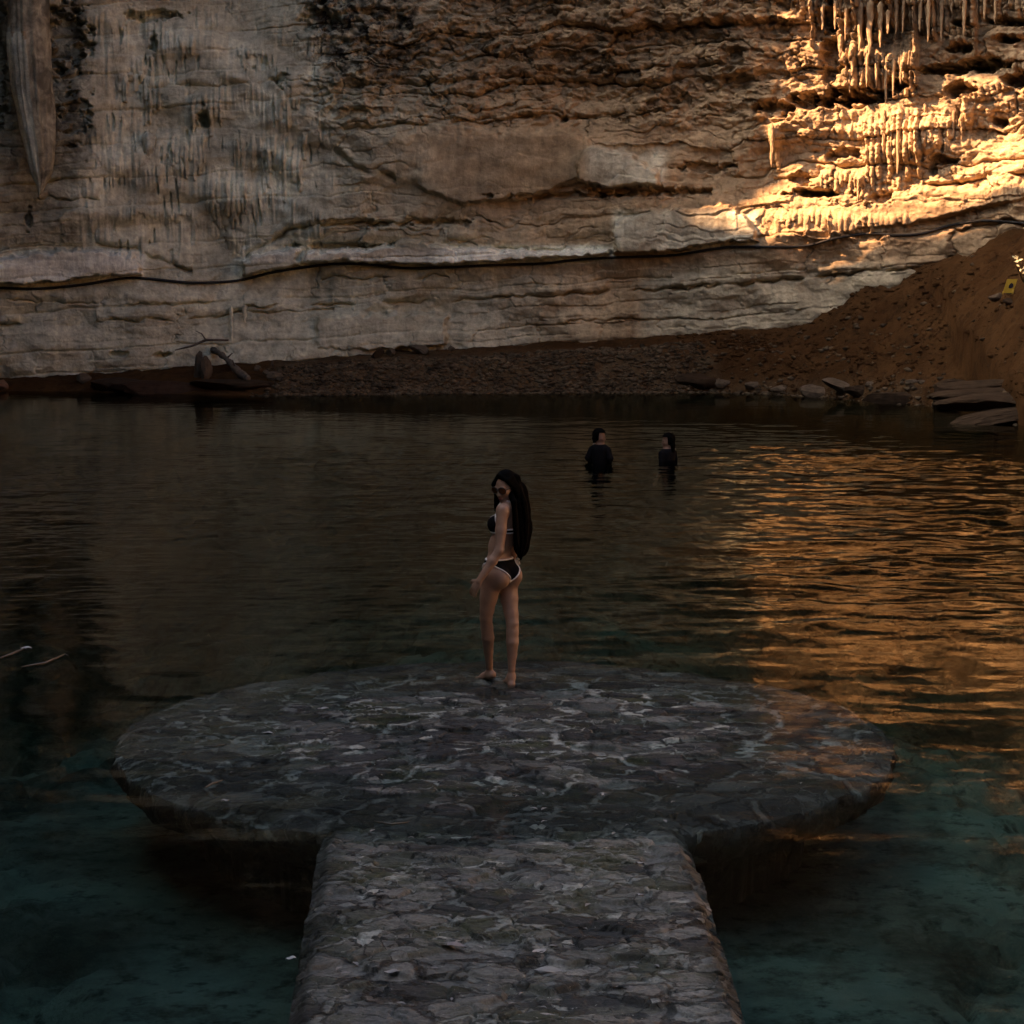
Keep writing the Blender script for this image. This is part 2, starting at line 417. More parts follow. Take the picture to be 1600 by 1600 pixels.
def wall_fields(S, Z, P, Q, front):
    warpx = fbm(S / 2.2, Z / 2.2, 3, 91) ; warpy = fbm(S / 2.0, Z / 1.4, 3, 77)
    disp = 0.55 * fbm(S / 6.5, Z / 4.5, 3, 1) + 0.20 * fbm(S / 1.9, Z / 1.1, 3, 5)
    fl = np.clip(box(P, Q, 130, 520, 15, 395, 35) * (0.75 + 0.6 * fbm(S / 2.0, Z / 2.0, 2, 33)), 0, 1) * front
    fr = box(P, Q, 1265, 1900, -300, 330, 35) * front
    mid = box(P, Q, 620, 930, 195, 320, 40) * front
    top = box(P, Q, 470, 1270, -300, 195, 40) * front
    low = box(P, Q, -400, 2000, 392, 700, 14) * front
    left = 1 - sstep(380, 620, P)
    rough = np.clip(0.50 + 0.55 * top - 0.16 * low - 0.45 * fl - 0.45 * mid - 0.12 * left * (1 - top), 0.05, 1.2)
    wv = 1 - .65 * np.maximum(low, left * front)
    # bedded layers and joints
    T = Q + 0.055 * (P - 800) + wv * (14 * warpy + 5 * fbm(S / .5, Z / .4, 2, 12))
    jag = 14 * fbm(S / .6, Z / .35, 3, 19)
    r1, r2, d, dv, cr, rel = layers(P, T, LB, 170, 21, jag)
    disp += rough * (0.20 * (r1 - .5) + 0.30 * (r2 - .5)) * (1 - 0.45 * low)
    crack = np.exp(-(d / 2.0) ** 2) * (cr > .35) + 0.8 * np.exp(-(dv / 1.8) ** 2) * (cr > .5)
    disp -= (.12 + rough) * 0.16 * crack
    r1, r2, d, dv, cr, rel = layers(P, T + 3 * warpx, LF, 70, 51, jag * .6)
    disp += rough * (0.09 * (r1 - .5) + 0.16 * (r2 - .5)) * (0.8 + 0.5 * top)
    crack = np.exp(-(d / 1.3) ** 2) * (cr > .45) + 0.7 * np.exp(-(dv / 1.2) ** 2) * (cr > .7)
    disp -= (.05 + rough) * 0.07 * crack
    # rugged relief
    disp += rough * (.35 + .65 * np.maximum(top, fr)) * (0.10 * ridged(S / .55 + .4 * warpx, Z / .34, 4, 61) - .05)
    a, b, cid = voro(S / .42 + .5 * warpx, Z / .26 + .5 * warpy, 7)
    chunk = np.clip(top + .8 * box(P, Q, 1050, 1700, -300, 330, 50) * front, 0, 1)
    disp += chunk * rough * (0.16 * (cid - .5) + 0.10 * np.clip(b - a, 0, .5))
    disp += 0.026 * fbm(S / .16, Z / .11, 4, 41, 0.6) * (0.25 + rough)
    # flowstone flutes
    fl_all = np.clip(fl + fr * sstep(-0.15, .25, fbm(S / 1.5, Z / 1.5, 2, 201)), 0, 1)
    flute = ridged(S / .20 + .15 * warpx, Z / 2.6, 2, 301)
    disp += fl_all * 0.075 * flute * sstep(-.3, .3, fbm(S / 1.2, Z / .9, 2, 303))
    slot = sstep(.34, .52, pnoise(S / .085, Z / .75, 401)) * sstep(.05, .30, fbm(S / 1.0, Z / .8, 2, 403))
    disp -= fl_all * 0.20 * slot
    disp += fl * 0.12 * sstep(-.1, .4, fbm(S / 1.6, Z / 2.2, 2, 501))
    # raised slabs
    for tl, bl, h, e in SLABS:
        x0, x1 = tl[0][0], tl[-1][0]
        k = np.flatnonzero((front > 0) & (P > x0 - 20) & (P < x1 + 20) & (Q > min(v[1] for v in tl) - 20) & (Q < max(v[1] for v in bl) + 20))
        if not len(k): continue
        p, q = P[k], Q[k]
        n = 5 * fbm(S[k] / .3, Z[k] / .3, 3, int(x0) + 700)
        t_ = seg_line(p, tl) + n; b_ = seg_line(p, bl) + .6 * n
        m = sstep(0, e, q - t_) * sstep(0, max(2.0, e * .35), b_ - q) * sstep(0, e, p - x0 + n) * sstep(0, e * .8, x1 - p + n)
        disp[k] = disp[k] * (1 - .55 * m) + m * h
    # dark recesses
    for cx, cy, rx, ry, dep in CAVES:
        k = np.flatnonzero((front > 0) & (np.abs(P - cx) < 2.2 * rx) & (np.abs(Q - cy) < 2.2 * ry))
        if not len(k): continue
        n = fbm(S[k] / .30, Z[k] / .22, 3, int(cx) + 900)
        q = np.sqrt(((P[k] - cx) / rx) ** 2 + ((Q[k] - cy) / ry) ** 2) + .55 * n
        disp[k] -= dep * (1 - sstep(.55, 1.0, q))
    for pts, w, dep in LINES:
        x0, x1 = pts[0][0], pts[-1][0]
        k = np.flatnonzero((front > 0) & (P > x0) & (P < x1) & (np.abs(Q - seg_line(P, pts)) < 40))
        if not len(k): continue
        n = fbm(S[k] / .5, Z[k] / .5, 3, int(x0 + pts[0][1]) + 1300)
        y = seg_line(P[k], pts) + 5 * n
        m = sstep(-.5, .1, fbm(S[k] / .9, Z[k] * 0 + pts[0][1], 2, 5))
        disp[k] -= m * dep * np.exp(-((Q[k] - y) / w) ** 2)
        disp[k] += m * .09 * np.exp(-((Q[k] - y + 10) / 8) ** 2)
    # hanging curtains
    for i, (x0, x1, yt, ye0, ye1, jit, w, dep) in enumerate(CURT):
        k = np.flatnonzero((front > 0) & (P > x0 - 6) & (P < x1 + 6) & (Q > yt) & (Q < max(ye0, ye1) + jit))
        if not len(k): continue
        q = Q[k]
        pp = P[k] + 2.2 * pnoise(S[k] / .35, Z[k] / .5, 600 + i)
        c = np.floor(pp / w); fcol = pp / w - c
        end = ye0 + (ye1 - ye0) * np.clip((P[k] - x0) / (x1 - x0), 0, 1) + jit * (rnd(c.astype(np.int64), None, 650 + i) - .6)
        sel = (pp > x0) & (pp < x1) & (q < end)
        prof = np.sqrt(np.clip(1 - (2 * fcol - 1) ** 2, 0, 1))
        tip = np.clip((end - q) / (0.35 * np.abs(end - yt) + 8), 0, 1) ** .6
        wid = prof - (1 - tip) * .9
        up = sstep(0, 1, (q - yt) / np.maximum(end - yt, 1) * 2.2)
        hh = (0.45 + .55 * rnd(c.astype(np.int64), None, 670 + i)) * dep * up
        disp[k] = np.where(sel & (wid > 0), disp[k] + hh * (.45 + .55 * np.clip(wid, 0, 1)), disp[k])
    # toe of the wall spreads slightly
    pale = np.clip(fl * .6 + .9 * box(P, Q, -60, 225, 392, 440, 10) + .95 * box(P, Q, 375, 960, 385, 410, 8) + .5 * box(P, Q, 960, 1190, 330, 392, 8)
                   + .4 * box(P, Q, 920, 1040, 230, 290, 12) + .3 * low * (1 - sstep(700, 1000, P)), 0, 1) * front
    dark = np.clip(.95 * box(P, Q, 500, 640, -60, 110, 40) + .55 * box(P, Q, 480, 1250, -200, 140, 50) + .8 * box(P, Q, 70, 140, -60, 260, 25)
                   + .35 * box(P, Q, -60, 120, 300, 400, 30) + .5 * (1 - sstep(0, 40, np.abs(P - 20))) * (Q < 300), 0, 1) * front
    dark = np.maximum(dark, .62 * box(P, Q, 1235, 2500, -400, 175, 25) * front)  # deep shade among the upper right ribs, put into the rock colour
    dark = np.maximum(dark, 1.6 * sstep(9.5, 10.4, Z))  # unseen upper rock coloured dark so the water mirrors less brightness
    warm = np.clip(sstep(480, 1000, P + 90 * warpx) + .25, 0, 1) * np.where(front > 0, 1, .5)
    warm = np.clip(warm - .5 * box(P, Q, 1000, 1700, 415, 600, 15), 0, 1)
    return disp, pale, dark, warm

def wall_eval(th, z):
    bx, by = wall_base(th, z)
    front = (by > 30).astype(np.float64)
    P, Q = project(bx, np.maximum(by, 5), z)
    P = np.clip(P, -4000, 6000)
    S = RR * th
    d, pale, dark, warm = wall_fields(S, z, P, Q, front)
    r = RR - 0.010 * np.clip(z - 9, 0, None) ** 2 - d
    return RC[0] + r * np.sin(th), RC[1] + r * np.cos(th), z, pale, dark, warm

th = np.concatenate([np.arange(-180, -18, 1.5), np.arange(-18, -15.5, .1), np.arange(-15.5, 30, .033), np.arange(30, 40, .12), np.arange(40, 180, 1.5)]) * math.pi / 180
zz = np.concatenate([[-4.0, -2.0, -1.0], np.arange(-.5, 9.9, .0205), np.arange(10, 13, .15), np.arange(13, 23.1, .6)])
TH, ZZ = np.meshgrid(th, zz, indexing='ij')
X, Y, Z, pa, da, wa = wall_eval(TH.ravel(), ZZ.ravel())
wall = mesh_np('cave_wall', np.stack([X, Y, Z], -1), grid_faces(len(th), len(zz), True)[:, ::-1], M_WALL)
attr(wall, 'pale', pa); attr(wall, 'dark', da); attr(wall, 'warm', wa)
tag(wall, kind='structure')
del TH, ZZ, X, Y, Z, pa, da, wa

def wall_pt(px, py, off=0.0):
    # point on the rock face seen at a photo position, pushed `off` metres towards the pool
    Yd = 49.0
    for _ in range(12):
        p = at_y(px, py, Yd)
        s = (p.x - RC[0])
        Yd = RC[1] + math.sqrt(max(RR * RR - s * s, 1))
    th_ = math.atan2(p.x - RC[0], p.y - RC[1])
    x, y, z, *_ = wall_eval(np.array([th_]), np.array([p.z]))
    v = Vector((x[0], y[0], p.z))
    inward = Vector((-math.sin(th_), -math.cos(th_), 0))
    return v + inward * off

# ------------------------------------------------------------------ sun and roof
SUN_EL, SUN_AZ = R_(38), R_(15)
L = Vector((-math.cos(SUN_AZ) * math.cos(SUN_EL), -math.sin(SUN_AZ) * math.cos(SUN_EL), math.sin(SUN_EL)))
ROOF_Z = 20.0
def roof_hit(v):
    t = (ROOF_Z - v.z) / L.z
    return v + L * t
def base_pt(px, py):
    Yd = 49.0
    for _ in range(12):
        p = at_y(px, py, Yd); Yd = RC[1] + math.sqrt(RR * RR - (p.x - RC[0]) ** 2)
    return p
EDGE = [(1660, 125), (1500, 105), (1400, 70), (1290, 25)]
LEFT = [(770, -40), (795, 60), (850, 180), (920, 290), (1065, 390), (1165, 430)]
tz = np.arange(18, 426, 7.5)
rt = np.random.RandomState(2)
for k_, y_ in enumerate(tz):      # saw-tooth rim added to the unseen opening, so the light thins out gradually
    xe = np.interp(y_, [p[1] for p in LEFT], [p[0] for p in LEFT])
    xr = np.interp(y_, [-40, 180, 300, 380, 430], [1265, 1270, 1245, 1225, 1208])
    EDGE.append((xr - 60 * rt.rand() if k_ % 2 else xe - 40 * rt.rand(), y_))
EDGE += [(1260, 438), (1330, 420), (1400, 395), (1440, 372), (1470, 352), (1510, 338), (1560, 322), (1600, 310), (1680, 285)]
rim = [roof_hit(base_pt(*e)).to_2d() for e in EDGE]
rest = [(-6.5, 42), (-8.3, 38), (-10, 30), (-11, 15), (-9, 2), (-4, -7), (6, -9), (16, -4), (21, 10), (22, 26), (17, 34), (9, 40), (4, 42.8), (0.8, 44.2)]
opening = [Vector((p.x, p.y)) for p in rim] + [Vector(p) for p in rest]
LEAF_AT = at_y(1597, 414, 41.6)
lh = roof_hit(LEAF_AT)
hole = [Vector((lh.x + .62 * math.cos(a), lh.y + .22 * math.sin(a))) for a in np.linspace(0, 2 * math.pi, 16, endpoint=False)]  # extra opening cut in the unseen roof to aim sunlight at the bush
outer = [Vector((RC[0] + 75 * math.cos(a), RC[1] + 75 * math.sin(a))) for a in np.linspace(0, 2 * math.pi, 48, endpoint=False)]
allv = outer + opening + hole
n0, n1, n2 = len(outer), len(opening), len(hole)
edges = [(i, (i + 1) % n0) for i in range(n0)] + [(n0 + i, n0 + (i + 1) % n1) for i in range(n1)] + [(n0 + n1 + i, n0 + n1 + (i + 1) % n2) for i in range(n2)]
vv, ee, ff, *_ = delaunay_2d_cdt(allv, edges, [], 0, 1e-5)
def inside(p, poly):
    c = False; j = len(poly) - 1
    for i in range(len(poly)):
        if (poly[i].y > p.y) != (poly[j].y > p.y) and p.x < (poly[j].x - poly[i].x) * (p.y - poly[i].y) / (poly[j].y - poly[i].y) + poly[i].x: c = not c
        j = i
    return c
bm = bmesh.new()
bv = [bm.verts.new((v.x, v.y, ROOF_Z)) for v in vv]
for f in ff:
    c = sum((vv[i] for i in f), Vector((0, 0))) / len(f)
    if inside(c, opening) or inside(c, hole): continue
    bm.faces.new([bv[i] for i in f])
roof = from_bm('roof_occluder', bm, M_WALL)  # unseen sheet added to block the sun; its opening is shaped for the lit patch
sol = roof.modifiers.new('thickness', 'SOLIDIFY'); sol.thickness = 0.3; sol.offset = 0
tag(roof, kind='structure')

sun = bpy.data.lights.new('sun', 'SUN'); sun.energy = 4.1; sun.angle = R_(0.6); sun.color = (1.0, 0.545, 0.285)
so = bpy.data.objects.new('sun', sun); COL.objects.link(so)
so.rotation_euler = L.to_track_quat('Z', 'Y').to_euler()

w = bpy.data.worlds.new('World'); SC.world = w; w.use_nodes = True
wt = w.node_tree; wt.nodes.clear()
sky = wt.nodes.new('ShaderNodeTexSky'); sky.sky_type = 'NISHITA'; sky.sun_disc = False
sky.sun_elevation = SUN_EL; sky.sun_rotation = math.atan2(L.x, L.y)
sky.air_density = 0.6; sky.dust_density = 6.0; sky.ozone_density = 0.3
bg = wt.nodes.new('ShaderNodeBackground'); bg.inputs['Strength'].default_value = 0.06
wo = wt.nodes.new('ShaderNodeOutputWorld')
wt.links.new(sky.outputs[0], bg.inputs[0]); wt.links.new(bg.outputs[0], wo.inputs[0])

# ------------------------------------------------------------------ ground: pool bed, bank, mound
SHORE = [(-900, 604), (-200, 608), (0, 611), (100, 612), (200, 614), (400, 619), (500, 618), (700, 615), (900, 614), (1040, 614), (1100, 613), (1200, 616), (1300, 622), (1380, 630), (1450, 634), (1520, 640), (1580, 662), (1700, 690), (2000, 760), (2400, 860)]
CONTACT = [(-900, 604), (-200, 600), (0, 594), (100, 588), (200, 580), (300, 572), (400, 566), (500, 560), (600, 553), (800, 543), (1000, 528), (1150, 516), (1250, 500), (1320, 480), (1400, 442), (1500, 400), (1600, 362), (1700, 325), (1900, 270), (2400, 180)]
sx, sy = zip(*[(lambda v: (v.x, v.y))(at_z(a, b, 0)) for a, b in SHORE])
cx_, cz_ = [], []
for a, b in CONTACT:
    Yd = 48.0
    for _ in range(15):
        p = at_y(a, b, Yd); Yd = RC[1] + math.sqrt(max(RR * RR - (p.x - RC[0]) ** 2, 300.0)) - .1
    cx_.append(p.x); cz_.append(p.z)
def ground_z(x, y):
    x = np.asarray(x, dtype=np.float64); y = np.asarray(y, dtype=np.float64)
    ys = np.interp(x, sx, sy) + .18 * fbm(x / .9, y * 0, 3, 3)
    zc = np.interp(x, cx_, cz_)
    yw = RC[1] + np.sqrt(np.clip(RR * RR - (x - RC[0]) ** 2, 100, None))
    t = (y - ys) / np.maximum(yw - ys, .6)
    tt = np.clip(t, 0, 1.4)
    mound = sstep(4.5, 8.5, x)
    # mound profile concave/convex as seen, flat gravel bank on the left
    prof = (1 - mound) * (.62 * sstep(0, .38, tt) + .38 * tt) + mound * (.10 * sstep(0, .06, tt) + .90 * tt ** 1.05)
    up = zc * prof
    up = up + (.05 * fbm(x / .6, y / .6, 4, 8) + .012 * ridged(x / .15, y / .15, 2, 9)) * sstep(0.0, .12, tt) + mound * (.24 * fbm(x / 2.4, y / 1.8, 3, 14) + .10 * fbm(x / .7, y / .5, 4, 15) + .05 * ridged(x / .35, y / .3, 3, 17)) * sstep(0, .3, tt)
    dep = np.clip(ys - y, 0, None)
    a, b, cid = voro(x / 1.1 + .3 * fbm(x, y, 2, 2), y / 1.1, 5)
    down = -.02 - 1.9 * (1 - np.exp(-dep / 2.2)) - .5 * sstep(15, 30, dep)
    near = np.exp(-(((x - .0) / 4.2) ** 2 + ((y - 11.5) / 4.6) ** 2))
    down = down * (1 - .88 * near)
    down = down + sstep(.3, 2.5, dep) * (.45 * (cid - .4) * sstep(.02, .25, b - a) + .30 * fbm(x / 2.6, y / 2.6, 4, 6) + .05 * fbm(x / .3, y / .3, 3, 16))
    rr = np.sqrt((x - .0) ** 2 + (y - 14.0) ** 2); wk = np.abs(x - .02) + 2.0 * (y > 12.5) + 1.2 * (y < 3)
    heap = np.minimum(np.clip(rr - 2.35, 0, None), np.clip(wk - .75, 0, None))
    a3, b3, c3 = voro(x / .62 + .35 * fbm(x / .8, y / .8, 2, 27), y / .5, 28)
    rub = .10 * fbm(x / .55, y / .5, 4, 26) + .17 * sstep(.0, .25, b3 - a3) * (.4 + .8 * c3) - .13
    down = np.maximum(down, -.58 - .17 * heap - .012 * heap ** 2 + rub * (.55 + .25 * np.clip(heap, 0, 2)))
    z = np.where(t > 0, up, down)
    return np.where(y < 16, np.minimum(down, -.8), z)
gx = np.concatenate([np.arange(-42, -15, .6), np.arange(-15, 17, .055), np.arange(17, 36, .5)])
gy = np.concatenate([np.arange(-22, 4, .6), np.arange(4, 36, .11), np.arange(36, 51.3, .05), [51.6, 52.4, 54]])
GX, GY = np.meshgrid(gx, gy, indexing='ij')
GZ = ground_z(GX.ravel(), GY.ravel())
ground = mesh_np('ground', np.stack([GX.ravel(), GY.ravel(), GZ], -1), grid_faces(len(gx), len(gy)), M_GROUND)
P, Q = project(GX.ravel(), GY.ravel(), GZ)
attr(ground, 'rubble', box(P, Q, 430, 1120, 552, 640, 16) * 1.0 + .5 * box(P, Q, 1100, 1440, 596, 650, 12))
tag(ground, kind='structure')
del GX, GY, GZ, P, Q

# ------------------------------------------------------------------ water
wx = np.concatenate([np.arange(-42, -13, .8), np.arange(-13, 14.5, .042), np.arange(14.5, 35, .8)])
wy = np.concatenate([np.arange(-21, 7, .8), np.arange(7, 22, .030), np.arange(22, 48, .036), np.arange(48, 53, .5)])
WX, WY = np.meshgrid(wx, wy, indexing='ij'); x = WX.ravel(); y = WY.ravel()
rip = 0.35 + 0.65 * sstep(-2, 6, x) * sstep(16, 21, y + .25 * x) * (1 - sstep(30, 42, y)) + .25 * sstep(17, 20, y) * (1 - sstep(26, 34, y))
rip *= .55 + .8 * sstep(-.5, .6, fbm(x / 5, y / 5, 2, 71))
rip *= 1 + .7 * sstep(2, 6, x) * sstep(18, 23, y)
calm = 1 - .75 * sstep(36, 43, y)
rip *= calm
chop = (1 - sstep(1, 5, x)) * sstep(15.5, 18, y) * calm
ww = .35 * fbm(x / 1.5, y / 1.5, 2, 73)
eta = .0165 * pnoise(x / 1.2 + 1.6 * ww, y / .90 + ww, 81) + .0095 * pnoise(x / .66 - ww, y / .40 + ww, 82) + .0040 * pnoise(x / .28 + ww, y / .22, 83) + .0012 * pnoise(x / .13, y / .10, 84)
eta = eta * rip * 1.1 + chop * .55 * (.0065 * pnoise(x / .30 - ww, y / .20, 85) + .0030 * pnoise(x / .15, y / .11, 86)) * (.5 + .8 * sstep(-.3, .5, fbm(x / 2.5, y / 3.5, 2, 87)))
ntop = len(x)
nu, nv = len(wx), len(wy)
top = np.stack([x, y, eta], -1)
bi = np.concatenate([np.arange(nv) * 1, (np.arange(1, nu)) * nv + nv - 1, (nu - 1) * nv + np.arange(nv - 2, -1, -1), np.arange(nu - 2, 0, -1) * nv])
bot = top[bi].copy(); bot[:, 2] = -7.0
nb = len(bi); i = np.arange(nb); i2 = (i + 1) % nb
F = np.concatenate([grid_faces(nu, nv), np.stack([bi[i2], bi[i], ntop + i, ntop + i2], -1)[:, ::-1]])
Vw = np.concatenate([top, bot, [[-4, 16, -7.0]]])
me = bpy.data.meshes.new('water')
fan = np.stack([ntop + i, ntop + i2, np.full(nb, ntop + nb)], -1)
allf = np.concatenate([F.ravel(), fan.ravel()]).astype(np.int32)
me.vertices.add(len(Vw)); me.vertices.foreach_set('co', Vw.astype(f32).ravel())
me.loops.add(len(allf)); me.loops.foreach_set('vertex_index', allf)
me.polygons.add(len(F) + len(fan))
me.polygons.foreach_set('loop_start', np.concatenate([np.arange(len(F)) * 4, len(F) * 4 + np.arange(len(fan)) * 3]).astype(np.int32))
me.update(calc_edges=True)
sm = np.zeros(len(F) + len(fan), dtype=bool); sm[:(nu - 1) * (nv - 1)] = True
me.polygons.foreach_set('use_smooth', sm)
water = link('water', me, M_WATER); tag(water, kind='structure')
del WX, WY, x, y, eta, top, Vw, allf

# ------------------------------------------------------------------ stone platform
pc = at_z(788, 1143, -.04)
PR = 605 / FPX * pc.y / 1.0 * math.sqrt(1 + ((CAMZ) / pc.y) ** 2) * .985
def deck_height(x, y):
    wx_ = .10 * fbm(x / .35, y / .35, 3, 31)
    a, b, cid = voro(x / .24 + wx_ * 3, y / .17 + wx_ * 2, 44)
    a2, b2, cid2 = voro(x / .085, y / .06 + wx_ * 4, 46)
    edge = b - a
    h = .014 * sstep(.02, .10, edge) * (cid > .22) + .014 * (cid - .5) + .009 * (cid2 - .5) * (cid < .5) + .010 * fbm(x / .5, y / .5, 3, 35) + .004 * fbm(x / .06, y / .05, 4, 36, .6)
    mort = 1 - sstep(.04, .2, edge)
    mort = np.maximum(mort, (cid < .22) * 1.0)
    return h, np.clip(cid * .75 + cid2 * .25, 0, 1), mort

jet = empty('stone_jetty', (pc.x, pc.y, -1.6))
tag(jet, 'round stone platform with a straight walkway, wet rubble masonry lying level with the dark water', 'jetty')
nr, na = 176, 1150
rad = np.linspace(.004, PR, nr); ang = np.linspace(0, 2 * math.pi, na, endpoint=False)
A_, Rr = np.meshgrid(ang, rad, indexing='ij')
edge_n = 1 + .012 * fbm(np.cos(A_) * 6, np.sin(A_) * 6, 4, 61) * sstep(.7, 1, Rr / PR)
dx = (Rr * edge_n * np.cos(A_)).ravel() + pc.x; dy = (Rr * edge_n * np.sin(A_)).ravel() + pc.y
h, st, mo = deck_height(dx, dy)
cen = np.exp(-(((dx - pc.x - .1) / 1.3) ** 2 + ((dy - 14.0) / 2.6) ** 2))
dz = -.020 + .022 * cen - .035 * sstep(14.3, 16.2, dy) - .022 * sstep(.55, .9, Rr.ravel() / PR) * (1 - cen) + h - .05 * sstep(.93, 1.0, Rr.ravel() / PR) ** 2
Vd = np.stack([dx, dy, dz], -1).reshape(na, nr, 3)
skirt = []
for k, (ins, zz_) in enumerate([(1.0, -.17), (.985, -.27), (.90, -.33), (.78, -.5), (.72, -3.2)]):
    s = Vd[:, -1].copy()
    n = .02 * fbm(ang * 9, ang * 0 + k, 3, 90 + k)
    s[:, 0] = pc.x + (s[:, 0] - pc.x) * (ins + n); s[:, 1] = pc.y + (s[:, 1] - pc.y) * (ins + n); s[:, 2] = zz_ + n
    skirt.append(s[:, None, :])
Vd = np.concatenate([Vd] + skirt, 1)
disc = mesh_np('round_deck', Vd.reshape(-1, 3), grid_faces(na, nr + 5, True), M_DISC, jet)
pad = np.zeros((na, 5))
ag = (sstep(.45, .95, Rr / PR) * .52 - .2 * sstep(.96, .985, Rr / PR) + .35 * sstep(14.8, 16.6, dy.reshape(na, nr)) + .25 * np.exp(-((dy.reshape(na, nr) - 11.9) / .5) ** 2)).clip(0, 1)
attr(disc, 'margin_dark', np.concatenate([ag, pad + 1.0], 1))
attr(disc, 'stone', np.concatenate([st.reshape(na, nr), pad + .2], 1)); attr(disc, 'mortar', np.concatenate([mo.reshape(na, nr), pad], 1))

e0l, e0r = at_z(503, 1300, .0), at_z(1072, 1300, .0)
e1l, e1r = at_z(447, 1600, .05), at_z(1172, 1600, .05)
nl, nw = 900, 210
tl = np.linspace(-.12, 2.1, nl); tw = np.linspace(0, 1, nw)
TL, TW = np.meshgrid(tl, tw, indexing='ij')
lx = e0l.x + (e1l.x - e0l.x) * TL; rx = e0r.x + (e1r.x - e0r.x) * TL
y0 = e0l.y + (e1l.y - e0l.y) * TL
lx = lx + .016 * fbm(y0 / .7, y0 * 0, 4, 21); rx = rx + .016 * fbm(y0 / .7, y0 * 0 + 7, 4, 22)
wxx = (lx + (rx - lx) * TW).ravel(); wyy = y0.ravel()
h, st, mo = deck_height(wxx, wyy)
em = sstep(0, .04, TW.ravel()) * sstep(0, .04, 1 - TW.ravel())
lift = sstep(11.75, 10.6, wyy) if False else (1 - sstep(10.4, 11.7, wyy))
wz = -.05 + .085 * lift + 1.1 * h - .05 * (1 - em) - .08 * sstep(11.65, 11.9, wyy)
Vk = np.stack([wxx, wyy, wz], -1).reshape(nl, nw, 3)
def side(cols, sgn):
    out = []
    for k, (o_, z_) in enumerate([(.01, -.10), (-.02, -.22), (-.16, -.34), (-.3, -3.2)]):
        s = cols.copy(); n = .010 * fbm(s[:, 1] / .3, s[:, 1] * 0 + k, 3, 120 + k)
        s[:, 0] += sgn * (o_ + n); s[:, 2] = z_
        out.append(s[:, None, :])
    return out
Lk = side(Vk[:, 0], -1)[::-1]; Rk = side(Vk[:, -1], 1)
Vk2 = np.concatenate(Lk + [Vk] + Rk, 1)
walk = mesh_np('walkway', Vk2.reshape(-1, 3), grid_faces(nl, nw + 8)[:, ::-1], M_WALK, jet)
pad = np.zeros((nl, 4))
tw2 = TW
ag = .75 * np.maximum(1 - sstep(0, .14, TW), sstep(.86, 1, TW)) + .7 * sstep(11.2, 11.8, y0)
attr(walk, 'margin_dark', np.concatenate([pad + 1, ag.clip(0, 1), pad + 1], 1))
attr(walk, 'stone', np.concatenate([pad + .3, st.reshape(nl, nw), pad + .3], 1)); attr(walk, 'mortar', np.concatenate([pad, mo.reshape(nl, nw), pad], 1))

# ------------------------------------------------------------------ people: smooth signed-distance bodies
class SDF:
    def __init__(s, lo, hi, h):
        s.lo = np.array(lo, float); s.h = h
        s.n = np.ceil((np.array(hi, float) - s.lo) / h).astype(int) + 1
        s.ax = [s.lo[i] + h * np.arange(s.n[i]) for i in range(3)]
        s.D = np.full(s.n, 9.0, dtype=f32)
    def sub(s, lo, hi):
        a = np.clip(np.floor((np.array(lo) - s.lo) / s.h).astype(int), 0, s.n - 1)
        b = np.clip(np.ceil((np.array(hi) - s.lo) / s.h).astype(int) + 1, 1, s.n)
        sl = tuple(slice(a[i], b[i]) for i in range(3))
        g = np.meshgrid(s.ax[0][sl[0]], s.ax[1][sl[1]], s.ax[2][sl[2]], indexing='ij')
        return sl, np.stack(g, -1)
    def smin(s, sl, d, k):
        o = s.D[sl]
        hh = np.clip(.5 + .5 * (o - d) / k, 0, 1)
        s.D[sl] = np.where(o > 5, d, o * (1 - hh) + d * hh - k * hh * (1 - hh))
    def cone(s, a, b, ra, rb, k=.02):
        a = np.array(a, float); b = np.array(b, float); r = max(ra, rb) + k + .05
        sl, G = s.sub(np.minimum(a, b) - r, np.maximum(a, b) + r)
        ab = b - a; L2 = max(ab @ ab, 1e-9)
        t = np.clip(((G - a) @ ab) / L2, 0, 1)
        d = np.linalg.norm(G - a - t[..., None] * ab, axis=-1) - (ra + (rb - ra) * t)
        s.smin(sl, d, k)
    def chain(s, pts, rad, k=.02):
        for i in range(len(pts) - 1): s.cone(pts[i], pts[i + 1], rad[i], rad[i + 1], k)
    def ell(s, c, axes, rad, k=.02):
        c = np.array(c, float); A = np.array(axes, float); rad = np.array(rad, float); r = rad.max() + k + .05
        sl, G = s.sub(c - r, c + r)
        q = (G - c) @ A.T
        k0 = np.linalg.norm(q / rad, axis=-1); k1 = np.linalg.norm(q / rad ** 2, axis=-1) + 1e-6
        s.smin(sl, k0 * (k0 - 1) / k1, k)
    def grid(s):
        return np.stack(np.meshgrid(*s.ax, indexing='ij'), -1)

